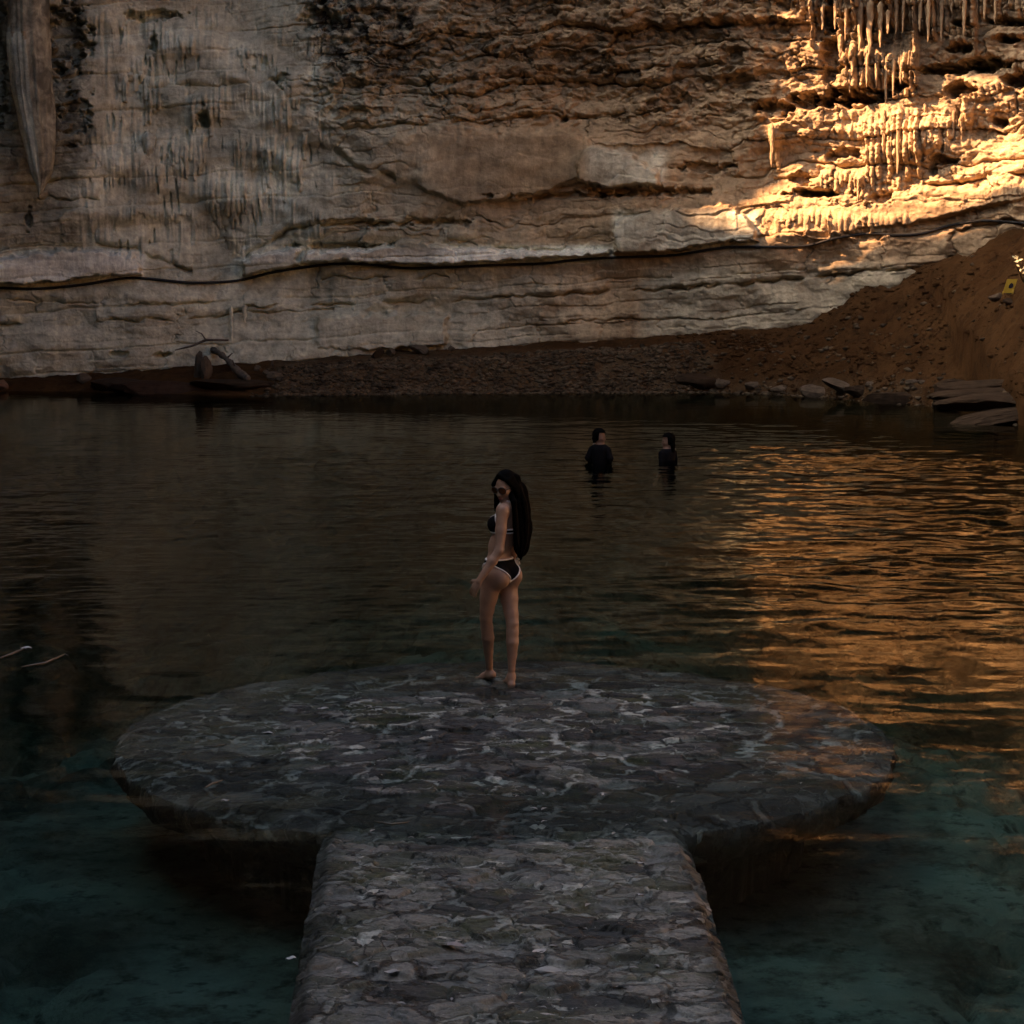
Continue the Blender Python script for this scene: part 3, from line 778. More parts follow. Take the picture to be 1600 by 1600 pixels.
def surface_nets(D, lo, h):
    n = np.array(D.shape)
    ins = D < 0
    acc = np.zeros((*n, 3)); cnt = np.zeros(n); quads = []
    idx = np.arange(n.prod()).reshape(n)
    for a in range(3):
        b, c = (a + 1) % 3, (a + 2) % 3
        s0 = [slice(None)] * 3; s1 = [slice(None)] * 3
        s0[a] = slice(0, -1); s1[a] = slice(1, None)
        cr = np.argwhere(ins[tuple(s0)] != ins[tuple(s1)])
        cr = cr[(cr[:, b] > 0) & (cr[:, c] > 0)]
        if not len(cr): continue
        e = np.zeros(3, int); e[a] = 1
        d0 = D[tuple(cr.T)]; d1 = D[tuple((cr + e).T)]
        p = cr.astype(float); p[:, a] += d0 / (d0 - d1)
        eb = np.zeros(3, int); eb[b] = 1; ec = np.zeros(3, int); ec[c] = 1
        cells = [cr - eb - ec, cr - ec, cr, cr - eb]
        for q in cells:
            np.add.at(acc, tuple(q.T), p); np.add.at(cnt, tuple(q.T), 1)
        qd = np.stack([idx[tuple(q.T)] for q in cells], -1)
        flip = d0 > 0
        qd[flip] = qd[flip][:, ::-1]
        quads.append(qd)
    Q = np.concatenate(quads)
    used, inv = np.unique(Q, return_inverse=True)
    V = acc.reshape(-1, 3)[used] / cnt.reshape(-1)[used][:, None]
    return V * h + lo, inv.reshape(-1, 4)

def sdf_mesh(name, s, mat, parent, D=None):
    V, F = surface_nets(s.D if D is None else D, s.lo, s.h)
    return mesh_np(name, V, F, mat, parent)

def unit(v): v = np.array(v, float); return v / np.linalg.norm(v)
def frame(f, up=(0, 0, 1)):
    f = unit(f); l = unit(np.cross(up, f)); u = np.cross(f, l)
    return np.array([f, l, u])        # forward, left, up

M_SKIN = simple('skin', (0.36, 0.222, 0.155), 0.48, 0.45, 0.16, 9, .08)
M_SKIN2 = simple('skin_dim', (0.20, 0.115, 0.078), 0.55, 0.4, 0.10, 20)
M_HAIR = simple('black_hair', (0.0016, 0.0014, 0.0014), 0.75, 0.03, 0.3, 60)
M_BLACK = simple('black_swimwear', (0.0045, 0.0045, 0.006), 0.85, 0.08, 0.3, 60)
M_TRIM = simple('white_trim', (0.80, 0.78, 0.76), 0.6, 0.4, 0.05, 30)
M_FRAME = simple('dark_brown_frame', (0.02, 0.011, 0.007), 0.3, 0.5, 0.2, 30)
M_LENS = simple('amber_lens', (0.13, 0.045, 0.012), 0.12, 0.6, 0.2, 30)
M_LIP = simple('lips', (0.26, 0.09, 0.075), 0.45, 0.4, 0.1, 40)
M_EYE = simple('eye_white', (0.6, 0.57, 0.53), 0.3, 0.5, 0.05, 40)

foot = at_z(799, 1077, -.035)
Y0 = foot.y
W = lambda zx, zy, dy=0.0: np.array(at_y(700 + zx / 4.2105, 720 + zy / 4.2105, Y0 + dy))   # photo measurement, dy metres further than her right heel

woman = empty('person', (foot.x, foot.y, -.03))
tag(woman, 'woman in white-edged black bikini on the stone platform, looking back over her shoulder', 'person')

def hand(s, wrist, direc, palm_n, side, size=1.0, curl=.5, k=.006):
    # palm plus five separate curved fingers; side = direction from little finger to thumb
    d = unit(direc); sd = unit(np.array(side) - d * np.dot(side, d)); pn = np.cross(d, sd); pn = pn if np.dot(pn, palm_n) > 0 else -pn
    A = np.array([d, sd, pn]); w_ = np.array(wrist)
    s.ell(w_ + d * .045 * size, A, (.052 * size, .040 * size, .015 * size), .012)
    for i, (o, ln) in enumerate([(.028, .070), (.010, .080), (-.009, .074), (-.027, .058)]):
        p = w_ + d * .082 * size + sd * o * size; dd = d + sd * o * 3; pts = [w_ + d * .05 * size + sd * o * .8 * size, p]
        for j, fr in enumerate((.45, .30, .25)):
            ang_ = curl * (j + 1) * .55
            p = p + unit(dd * math.cos(ang_) + pn * math.sin(ang_)) * ln * fr * size; pts.append(p)
        s.chain(pts, [.0095 * size, .009 * size, .0085 * size, .008 * size, .0068 * size], k)
    b = w_ + d * .025 * size + sd * .03 * size
    s.chain([b, b + (d * .6 + sd * .8) * .032 * size + pn * .008, b + (d * .95 + sd * .75) * .055 * size + pn * .018], [.014 * size, .011 * size, .008 * size], .010)

lo = W(100, 20, -.42); hi = W(580, 1560, .62)
lo = np.array([lo[0] - .02, Y0 - .45, -.09]); hi = np.array([hi[0], Y0 + .62, 1.72])
HV = .0055
# --- trunk and legs
tr = SDF(lo, hi, HV)
fc = unit((-.95, .31, 0)); ch = W(402, 400, .10); FCh = frame(fc)
fp = unit((-.76, .65, 0)); pe = W(338, 720, .09); FPe = frame(fp)
wa_ = W(330, 570, .10); FW = frame(unit(fc + fp))
f, l, u = FCh
tr.ell(ch + u * .035, FCh, (.088, .128, .135), .03)
tr.ell(ch + u * .11 - f * .01, FCh, (.060, .155, .055), .05)            # shoulder girdle
tr.ell(ch - u * .085 + f * .026, FCh, (.084, .112, .11), .05)           # ribs
tr.ell(wa_ - FW[0] * .006, FW, (.074, .101, .11), .06)                                  # waist
f, l, u = FPe
tr.ell(pe + u * .045, FPe, (.088, .138, .085), .06)
tr.ell(pe - u * .01, FPe, (.088, .142, .085), .05)
for sgn in (1, -1):
    tr.ell(pe - f * .060 + l * .072 * sgn - u * .045, FPe, (.085, .078, .088), .022)       # buttocks
    tr.ell(ch + FCh[0] * .082 + FCh[1] * .066 * sgn - FCh[2] * .015, FCh, (.062, .060, .062), .022)   # bust
# legs
hipL = pe + l * .082 - u * .04; hipR = pe - l * .078 - u * .04
kL = W(250, 1035, .06); kR = W(424, 1070, .04)
aL = W(272, 1400, .22); aR = W(416, 1420, .03)
midL = hipL * .5 + kL * .5 + np.array([-.004, 0, 0]); midR = hipR * .5 + kR * .5
for a_, b_, c_ in ((hipL, midL, kL), (hipR, midR, kR)):
    tr.cone(a_, b_, .083, .067, .035); tr.chain([b_, b_ * .4 + c_ * .6, c_], [.067, .054, .0465], .012)
def shin(k_, a_, back):
    c1 = k_ * .84 + a_ * .16 + back * .004; c2 = k_ * .66 + a_ * .34 + back * .010; c3 = k_ * .40 + a_ * .60 + back * .006; c4 = k_ * .14 + a_ * .86 + back * .006
    tr.chain([k_, c1, c2, c3, c4, a_], [.0465, .0458, .0470, .036, .0255, .025], .012)
bkR = -unit((-.25, .97, 0)); bkL = -unit((-.55, .83, 0))
shin(kL, aL, bkL); shin(kR, aR, bkR)
def foot_geo(ankle, heel, ball, toe, side):
    tr.cone(ankle, heel, .028, .026, .02)
    tr.chain([heel, ankle * .35 + ball * .65 + np.array([0, 0, -.006]), ball], [.026, .030, .024], .02)
    tr.cone(ankle, ball, .026, .020, .03)
    for i, o in enumerate((-.030, -.015, -.001, .012, .025)):
        o2 = side * o
        tr.cone(ball + o2 * .8, toe + o2 - unit(toe - ball) * abs(o + .02) * .35, .014 - .002 * (i > 0), .0105 - .0015 * (i > 0), .006)
gz_ = -.03
fR = unit((-.14, .99, 0)); sR = np.array([-fR[1], fR[0], 0])      # left of the right foot = big toe side
heR = np.array([aR[0] + .002, aR[1] - .03, gz_ + .028]); baR = heR + fR * .165 + np.array([0, 0, -.006]); toR = baR + fR * .06 + np.array([0, 0, -.008])
foot_geo(aR, heR, baR, toR, -sR)
fL = unit((-.62, .78, 0)); sL = np.array([fL[1], -fL[0], 0])
baL = np.array([aL[0] - .055, aL[1] + .085, gz_ + .022]); heL = np.array([aL[0] + .022, aL[1] - .03, gz_ + .068]); toL = baL + fL * .06 + np.array([0, 0, -.008])
foot_geo(aL, heL, baL, toL, -sL)
trunk_D = tr.D.copy()
# --- neck and head
hd = W(378, 170, .06); ff_ = unit((-.60, -.74, -.30)); FH = frame(ff_); f, l, u = FH
nk = ch + FCh[2] * .15 - FCh[0] * .012
tr.chain([nk, hd - u * .065 - f * .02], [.052, .047], .04)
def head_geo(s, c, A, sc=1.0):
    f, l, u = A
    s.ell(c + u * .028 * sc - f * .012 * sc, A, (.092 * sc, .073 * sc, .088 * sc), .02)
    s.ell(c - u * .035 * sc + f * .022 * sc, A, (.066 * sc, .058 * sc, .075 * sc), .025)
    s.ell(c - u * .088 * sc + f * .058 * sc, A, (.022 * sc, .024 * sc, .020 * sc), .022)         # chin
    s.cone(c + u * .008 * sc + f * .082 * sc, c - u * .034 * sc + f * .100 * sc, .008 * sc, .012 * sc, .012)   # nose
    for sg in (1, -1):
        s.ell(c - u * .036 * sc + f * .092 * sc + l * .010 * sg * sc, A, (.009 * sc, .009 * sc, .007 * sc), .006)   # nostril wing
        s.ell(c + u * .022 * sc + f * .076 * sc + l * .030 * sg * sc, A, (.014 * sc, .026 * sc, .008 * sc), .012)   # brow
        s.ell(c - u * .022 * sc + f * .060 * sc + l * .040 * sg * sc, A, (.022 * sc, .020 * sc, .018 * sc), .02)    # cheek
        s.ell(c - u * .006 * sc - f * .008 * sc + l * .074 * sg * sc, A, (.017 * sc, .007 * sc, .029 * sc), .006)   # ear
    s.ell(c - u * .060 * sc + f * .084 * sc, A, (.010 * sc, .022 * sc, .006 * sc), .006)
    s.ell(c - u * .070 * sc + f * .082 * sc, A, (.010 * sc, .018 * sc, .006 * sc), .006)
head_geo(tr, hd, FH, .98)
# --- arms
shL = ch + FCh[2] * .108 + FCh[1] * .158; shR = ch + FCh[2] * .108 - FCh[1] * .150
elL = W(338, 590, -.10); wrL = W(205, 790, -.13)
tr.ell(shL - FCh[2] * .012, FCh, (.048, .045, .055), .03)
tr.chain([shL, shL * .5 + elL * .5, elL], [.045, .041, .034], .018)
tr.chain([elL, elL * .65 + wrL * .35, wrL], [.034, .036, .023], .018)
hand(tr, wrL, unit(W(160, 868, -.10) - wrL), (.9, .35, 0), (-.75, .6, .1), .95, .35)
elR = shR + np.array([.015, .06, -.26]); wrR = elR + np.array([-.05, .07, -.22])
tr.ell(shR - FCh[2] * .012, FCh, (.048, .045, .055), .03)
tr.chain([shR, elR], [.044, .034], .018); tr.chain([elR, elR * .65 + wrR * .35, wrR], [.034, .035, .023], .018)
hand(tr, wrR, unit((-.12, .1, -1)), (-.9, -.2, 0), (-.5, .8, .0), .95, .4)
sdf_mesh('body', tr, M_SKIN, woman)

# --- bikini: the trunk's own surface pushed out a few millimetres inside a cut-out region
def garment(name, region, blo, bhi):
    sl, G = tr.sub(blo, bhi)
    D = trunk_D[sl]
    rg = region(G)
    org = np.array([tr.ax[i][sl[i].start] for i in range(3)])
    V, F = surface_nets(np.maximum(D - .0055, rg).astype(f32), org, HV)
    o = mesh_np(name, V, F, M_BLACK, woman)
    V, F = surface_nets(np.maximum(D - .0095, np.abs(rg) - .0056).astype(f32), org, HV)
    mesh_np('white_edging', V, F, M_TRIM, o)
    return o
def top_region(G):
    q = (G - ch) @ FCh.T; f, l, u = q[..., 0], q[..., 1], q[..., 2]
    al = np.abs(l)
    cup = np.maximum.reduce([-(u + .066), u - .10, (.012 + (u + .07) * .40 - al) * .93, (.030 + (u + .066) * .42 - f) * .92])
    band = np.maximum(np.abs(u + .062) - .013, al - .3)
    strap = np.maximum(np.abs(al - .083) - .001, -(u - .05))
    return np.minimum(np.minimum(cup, band), strap)
def low_region(G):
    q = (G - pe) @ FPe.T; f, l, u = q[..., 0], q[..., 1], q[..., 2]
    u2 = u - .06
    return np.maximum(u2 - .030 + 0 * l, (np.abs(l) - .022 - (u2 + .115) * np.where(f > 0, .95, .95)) / 1.38)
garment('bikini_top', top_region, ch - np.array([.26, .26, .10]), ch + np.array([.26, .26, .19]))
bb = garment('bikini_bottom', low_region, pe - np.array([.26, .26, .20]), pe + np.array([.26, .26, .12]))
bow = MB(); bp = Vector(pe - FPe[1] * .150 + FPe[2] * .068 - FPe[0] * .03)
for a in ((.02, -.03, -.05), (.035, -.02, -.035), (.03, -.01, .005), (.02, .02, -.06)):
    bow.tube([bp, bp + Vector(a) * .55 + Vector((.006, 0, .004)), bp + Vector(a)], [.006, .009, .006], 6)
bow.build('tie_bow', M_TRIM, bb)

# --- hair: cap on the skull and long locks falling down her back
hs = SDF(np.array([hd[0] - .16, Y0 - .25, .86]), np.array([hd[0] + .34, Y0 + .42, 1.74]), .0046)
f, l, u = FH
hs.ell(hd + u * .034 - f * .016, FH, (.098, .082, .094), .01)
G = hs.grid(); q = (G - hd) @ FH.T
cut = np.maximum(q[..., 0] - .012 - .30 * np.clip(q[..., 2] - .045, 0, 1) - .55 * np.clip(q[..., 2] - .075, 0, 1), -(q[..., 2] + .09))
facew = np.maximum(.018 - q[..., 0] + .0 * q[..., 1], q[..., 2] - .088 + np.abs(q[..., 1]) * .35)
hs.D = np.maximum(hs.D, -facew).astype(f32)
del G, q
rs = np.random.RandomState(11)
cl = [(462, 150), (468, 300), (480, 450), (482, 555), (476, 655)]
for (zx, zy), hw in zip([(462, 235), (470, 330), (481, 440), (482, 530)], (.078, .086, .088, .066)):
    hs.ell(W(zx + 1, zy, .15), np.eye(3), (hw, .055, .12), .03)
for i in range(120):
    a = rs.uniform(-1, 1); dep_ = rs.uniform(-1, 1)
    p0 = hd + u * (.105 - .02 * abs(a)) - f * rs.uniform(-.02, .05) + l * a * .03
    p1 = hd + u * (.04 + rs.uniform(-.02, .03)) - f * (.055 + .03 * rs.rand()) + l * (a * .075)
    ln = 1.0 - .26 * rs.rand() ** 2 - .08 * abs(a)
    pts = [p0, p1]
    for j, ((zx, zy), hw) in enumerate(zip(cl, (35, 41, 44, 41, 22))):
        if j == 0: continue
        zy2 = 150 + (zy - 150) * ln
        pts.append(W(zx + a * hw + rs.uniform(-4, 4), zy2, .115 + dep_ * .085 + .03 * j / 4 - .10 * max(0, -a)))
    r0 = rs.uniform(.010, .016)
    hs.chain(pts, [.012, r0, r0, r0, r0 * .9, r0 * .35], .007)
for i in range(16):      # the lock on the far side of her face
    a = rs.uniform(-1, 1)
    p0 = hd + u * .10 + f * .045 + l * (-.012); p1 = hd + u * .045 + f * .068 - l * (.050 + .008 * a); p2 = hd - u * .03 + f * .035 - l * (.072 + .006 * a)
    pts = [p0, p1, p2, W(322 + a * 9, 262, .13), W(318 + a * 10, 318 + rs.uniform(-10, 14), .15)]
    hs.chain(pts, [.010, .010, .011, .011, .004], .008)
for i in range(22):      # swept from the parting over the near temple
    t_ = i / 21
    p0 = hd + u * (.112 - .01 * t_) + f * (.050 - .10 * t_); p1 = hd + u * .070 + f * (.042 - .07 * t_) + l * .060
    p2 = hd - u * .005 + f * (.006 - .05 * t_) + l * .082; p3 = hd - u * .10 - f * (.022 + .04 * t_) + l * .085
    hs.chain([p0, p1, p2, p3, W(436 + 18 * t_, 300, .06), W(446 + 24 * t_, 430, .07), W(452 + 24 * t_, 560, .08)], [.010, .012, .012, .012, .012, .011, .004], .008)
hair = sdf_mesh('hair', hs, M_HAIR, woman)

# --- sunglasses
sg_ = empty('sunglasses', (0, 0, 0)); 
bpy.data.objects.remove(sg_)
fm = MB(); lens_pts = []
ew = hd + u * .004 + f * .099
for sgn in (1, -1):
    c = ew + l * .036 * sgn - f * .010; ring = []
    for k_ in range(25):
        an = 2 * math.pi * k_ / 24
        rx_ = .032 * math.cos(an); rz_ = .027 * math.sin(an) - .004 * (math.cos(an) * sgn < 0) * 0
        ring.append(Vector(c + l * rx_ + u * rz_ - f * .25 * (rx_ * sgn) * (1 if rx_ * sgn > 0 else .2)))
    fm.tube(ring, .0034, 6); lens_pts.append(ring[:-1])
    t0 = Vector(c + l * .032 * sgn - f * .008 + u * .006)
    fm.tube([t0, Vector(hd + l * .082 * sgn + f * .02 + u * .008), Vector(hd + l * .080 * sgn - f * .03 + u * .004)], .003, 6)
fm.tube([Vector(ew + l * .006 + u * .006), Vector(ew + f * .004 + u * .008), Vector(ew - l * .006 + u * .006)], .003, 6)
sg = fm.build('sunglasses', M_FRAME, woman)
for ring in lens_pts:
    ml = MB(); ff2 = Vector(f) * .0016
    n_ = len(ring)
    ml.add([p + ff2 for p in ring] + [p - ff2 for p in ring], [tuple(range(n_)), tuple(range(n_, 2 * n_))[::-1]] + [(i, i + n_, (i + 1) % n_ + n_, (i + 1) % n_) for i in range(n_)])
    ml.build('lens', M_LENS, sg, smooth=False)
lp = SDF(hd - .14, hd + .14, .0035)
lp.ell(hd - u * .0595 + f * .0865, FH, (.010, .021, .0055), .004); lp.ell(hd - u * .069 + f * .0845, FH, (.010, .017, .006), .004)
sdf_mesh('lips', lp, M_LIP, woman)

# --- two swimmers standing chest deep
def swimmer(px, water_y, top_y, face_dir, body_dir, elbows, label, hair_long):
    base = at_z(px, water_y, 0)
    root = empty('person', base); tag(root, label, 'person', )
    H_ = (water_y - top_y) / FPX * base.y * 1.008
    b = np.array(base)
    s = SDF(b + np.array([-.42, -.40, -.5]), b + np.array([.42, .45, H_ + .06]), .011)
    FB = frame(body_dir); FHd = frame(face_dir); hc = b + np.array([0, 0, H_ - .118]); f, l, u = FB
    sh = b + np.array([0, 0, H_ - .275])
    s.ell(sh - u * .10, FB, (.095, .118, .17), .03); s.ell(sh - u * .025, FB, (.060, .140, .055), .06); s.ell(sh - u * .36, FB, (.09, .108, .26), .06)
    T = s.D.copy()
    s.chain([sh + u * .02, hc - u * .05], [.052, .048], .03); head_geo(s, hc, FHd, .95)
    arms = SDF(s.lo, s.lo + s.h * (s.n - 1.5), .011)
    for sgn in (1, -1):
        shd = sh + l * .128 * sgn - u * .035
        el, wr = elbows(b, sh, f, l, u, sgn)
        for z_ in (s, arms):
            z_.chain([shd, el], [.042, .034], .03)
        s.chain([el, wr], [.037, .025], .02); arms.cone(el, el * .6 + wr * .4, .036, .032, .02)
        hand(s, wr, unit(wr - el), f, u, .95, .4, .008)
    sdf_mesh('body', s, M_SKIN2, root)
    D = np.minimum(T, arms.D) - .010
    q = (s.grid() - sh) @ FB.T
    D = np.maximum(D, q[..., 2] - .045).astype(f32)
    sdf_mesh('black_top', s, M_BLACK, root, D)
    hh = SDF(hc + np.array([-.2, -.2, -.42]), hc + np.array([.2, .22, .2]), .008)
    fh, lh_, uh = FHd
    hh.ell(hc + uh * .036 - fh * .016, FHd, (.112, .098, .108), .01)
    q = (hh.grid() - hc) @ FHd.T
    hh.D = np.maximum(hh.D, -np.maximum(.012 - q[..., 0], q[..., 2] - .075)).astype(f32)
    hh.D = np.maximum(hh.D, -(q[..., 2] + .07)).astype(f32)
    for i in range(18):
        a = -1 + 2 * i / 17
        p = hc + lh_ * a * .068 - fh * (.075 * math.sqrt(max(0, 1 - a * a * .7))) + uh * .05
        e_ = p - uh * hair_long * (1 - .15 * abs(a)) - fh * .012
        hh.chain([p, p * .5 + e_ * .5 - fh * .008, e_], [.030, .027, .010], .012)
    sdf_mesh('hair', hh, M_HAIR, root)
    # pale shoulder strap on the swimsuit
    sp = sh + l * .09 + u * .055 if px < 1000 else sh - l * .12 + u * .045
    st_ = MB(); st_.tube([Vector(sp - f * .05 - u * .012), Vector(sp + u * .008), Vector(sp + f * .05 - u * .012)], [.010, .014, .010], 6)
    st_.build('shoulder_strap', simple('pale_strap', (.45, .38, .36), .7), root)
    return root
def akimbo(b, sh, f, l, u, sgn):
    el = sh + l * .185 * sgn - u * .17 - f * .03
    return el, sh + l * .10 * sgn - u * .33 + f * .10
def down_arm(b, sh, f, l, u, sgn):
    el = sh + l * .150 * sgn - u * .25 - f * .03
    return el, sh + l * .125 * sgn - u * .44 + f * .10
swimmer(937, 724, 671, (.80, -.42, -.08), (.35, .93, 0), akimbo, 'left swimmer of the pair, in black, waist deep, hands on hips, face turned right', .16)
swimmer(1043, 720, 678, (-.85, -.10, -.05), (-.62, .78, 0), down_arm, 'right swimmer of the pair, in black with longer hair, facing left', .25)

def ground_pt(px, py):
    ys_ = np.arange(37.0, 50.5, .02); d = ray(px, py); t = ys_ / d[1]
    below = CAMZ + d[2] * t <= ground_z(d[0] * t, ys_)
    k = int(np.argmax(below)) if below.any() else len(ys_) - 1
    return at_y(px, py, float(ys_[k]))
# ------------------------------------------------------------------ black cable along the wall
CABLE = [(-60, 448), (0, 450), (60, 452), (130, 445), (200, 433), (240, 436), (300, 443), (370, 440), (430, 424), (480, 417), (520, 412), (560, 412), (600, 416), (640, 420), (700, 418), (770, 414), (850, 412),
         (900, 406), (960, 402), (1050, 400), (1100, 392), (1140, 386), (1190, 386), (1260, 386), (1310, 372), (1360, 364), (1405, 368), (1440, 366), (1480, 352), (1530, 344), (1570, 346), (1640, 352)]
M_CABLE = simple('black_rubber_cable', (0.012, 0.011, 0.010), 0.55, 0.3)
cp = []
for i in range(len(CABLE) - 1):
    for t_ in np.linspace(0, 1, 5, endpoint=False):
        a, b = CABLE[i], CABLE[i + 1]
        cp.append((a[0] + (b[0] - a[0]) * t_, a[1] + (b[1] - a[1]) * t_))
pts3 = [wall_pt(px, py, .05) for px, py in cp]
arr = np.array(pts3)
ker = np.array([1, 2, 3, 2, 1]) / 9.0
sm_ = arr.copy()
for c in range(3):
    pad_ = np.pad(arr[:, c], 2, mode='edge'); sm_[:, c] = np.convolve(pad_, ker, mode='valid')
sm_[:, 1] = np.minimum(sm_[:, 1], arr[:, 1] + .02)
m = MB(); m.tube([Vector(p) for p in sm_], .034, 7)
tag(m.build('cable', M_CABLE), 'thick black cable strung along the whole rock wall under the pale ledge', 'cable')

# ------------------------------------------------------------------ stalactites
M_STAL = wall_material(); M_STAL.name = 'flowstone'
def stal_mesh(name, length, r0, seed, tone=(0., .25, 1.), seg=26, rows=60, flutes=.22, pw=.75):
    t_ = np.linspace(0, 1, rows); a_ = np.linspace(0, 2 * math.pi, seg, endpoint=False)
    Aa, Tt = np.meshgrid(a_, t_, indexing='ij')
    n = fbm(np.cos(Aa) * 2.2 + seed, np.sin(Aa) * 2.2 + Tt * .7, 3, seed)
    n2 = fbm(np.cos(Aa) * 1.5 + 3, Tt * 6 + np.sin(Aa), 3, seed + 5)
    r = r0 * ((1 - Tt) ** pw * .92 + .05) * (1 + flutes * n + .22 * n2) * np.sqrt(np.clip(Tt / .10, .02, 1))
    V = np.stack([r * np.cos(Aa) + .5 * r0 * fbm(Tt * 2, Tt * 0 + seed, 2, seed), r * np.sin(Aa), -Tt * length], -1)
    me = mesh_np(name, V.reshape(-1, 3), grid_faces(seg, rows, True)[:, ::-1], M_STAL)
    N = seg * rows
    attr(me, 'pale', np.full(N, tone[0])); attr(me, 'dark', np.full(N, tone[1])); attr(me, 'warm', np.full(N, tone[2]))
    return me

# big column-like stalactite hanging at the left edge
t_ = np.linspace(0, 1, 150); a_ = np.linspace(0, 2 * math.pi, 72, endpoint=False)
Aa, Tt = np.meshgrid(a_, t_, indexing='ij')
topp = wall_pt(40.5, -70, 1.0); botp = wall_pt(52, 306, .75)
Lc = topp.z - botp.z
kt = [0, .35, .6, .76, .85, .91, .955, 1]
el_ = np.interp(Tt, kt, [10, 14, 20, 29, 36, 41, 46, 49]); er_ = np.interp(Tt, kt, [71, 73, 74, 74.5, 74, 70, 60, 51])
rp = (er_ - el_) / 2 / 65.5
fl_ = ridged(np.cos(Aa) * 3.5, np.sin(Aa) * 3.5 + Tt * .4, 2, 8) * sstep(.28, .42, Tt + .06 * fbm(Aa, Tt * 3, 2, 9)) * (np.cos(Aa) < .35)
rp = rp * (1 + .16 * fl_ + .05 * ridged(np.cos(Aa) * 5 + 2, np.sin(Aa) * 5 + Tt * .8, 2, 18) + .10 * fbm(np.cos(Aa) * 1.4, Tt * 4 + np.sin(Aa), 3, 10))
cxx = topp.x + ((er_ + el_) / 2 - 40.5) / 65.5 + .03 * fbm(Tt * 4, Tt * 0, 2, 14)
V = np.stack([cxx + rp * np.cos(Aa), topp.y + (botp.y - topp.y) * Tt + rp * np.sin(Aa), topp.z - Lc * Tt], -1)
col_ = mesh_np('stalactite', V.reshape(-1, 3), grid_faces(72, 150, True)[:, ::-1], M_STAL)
attr(col_, 'pale', np.where((np.cos(Aa) < .05) & (Tt > .34 + .05 * fbm(Aa * 2, Tt * 3, 2, 4)), .62, .0).ravel()); attr(col_, 'dark', np.where((np.cos(Aa) < .05) & (Tt > .34), 0, .65).ravel()); attr(col_, 'warm', np.where((np.cos(Aa) < .05) & (Tt > .34), 1.0, .35).ravel())  # tan split face; lit left and shaded right are also painted into the colour
tag(col_, 'huge column-like stalactite hanging at the left edge, warm tan split face on its left side', 'stalactite')

def hang(px, py, length, r, label, group, seed, off=.05, mesh=None, pw=.75):
    p = wall_pt(px, py, off)
    if mesh is None:
        o = stal_mesh('stalactite', length, r, seed, (.45, 0., .4), pw=pw)
    else:
        o = mesh.copy(); COL.objects.link(o); o.scale = (r / .1 * .72, r / .1 * .72, length * rsx.uniform(.6, 1.1))
    o.location = p; o.rotation_euler.z = seed * 1.7
    tag(o, label, 'stalactite', group); return o
rsx = random.Random(5)
GR = 'thin stalactites of the sunlit curtain'
LBL = 'thin tan stalactite in the dense sunlit curtain at the upper right of the wall'
protos = [stal_mesh('stalactite', 1.0, .1, 30 + i, pw=.45 + .12 * i) for i in range(3)]
spots = [(1352, 8, 1.1, .10), (1368, 4, 1.25, .13), (1384, 6, 1.05, .11), (1397, 20, .6, .07), (1408, -4, .9, .07), (1420, 0, .8, .06), (1446, -6, .8, .07), (1460, 2, 1.0, .07), (1476, 0, .9, .08), (1492, -8, .7, .06),
         (1516, -10, 1.2, .08), (1530, -6, .8, .06), (1546, -12, .7, .06), (1562, -4, .6, .05), (1580, -10, .8, .06), (1290, 10, .7, .06), (1312, 0, 1.0, .07), (1328, 14, .9, .06),
         (1318, 56, .6, .09), (1338, 70, 1.1, .11), (1362, 86, 1.1, .06), (1374, 84, 1.05, .07), (1388, 88, 1.1, .06), (1400, 92, .9, .07), (1412, 86, 1.0, .05), (1446, 160, .45, .06), (1332, 110, .8, .07),
         (1372, 176, 1.2, .06), (1384, 172, 1.5, .07), (1396, 178, 1.3, .06), (1408, 174, 1.4, .07), (1420, 170, 1.0, .06), (1502, 176, .9, .06), (1490, 172, .6, .05), (1310, 268, .5, .06), (1330, 272, .5, .05), (1346, 280, .5, .05)]
for i, (px, py, ln, r) in enumerate(spots):
    pr = protos[i % 3]
    if i < 3:
        o = pr; o.location = wall_pt(px, py, .03); o.scale = (r / .1 * .7, r / .1 * .7, ln); tag(o, LBL, 'stalactite', GR)
    else:
        hang(px, py, ln, r, LBL, GR, i, .03, pr)
hang(232, 206, 1.15, .17, 'pale cream stalactite standing out alone on the grey flowstone at left', None, 77, .22, pw=.62)
hang(1213, 196, 1.15, .085, 'slim lone stalactite left of the sunlit curtain, above the crack', None, 2, .10, protos[1])
hang(361, 478, .95, .05, 'pale drip of flowstone hanging low on the grey wall above the driftwood', None, 79, .10, pw=.3)
hang(382, 476, .45, .06, 'short blunt pale drip beside the longer one low on the wall', None, 80, .10, pw=.4)

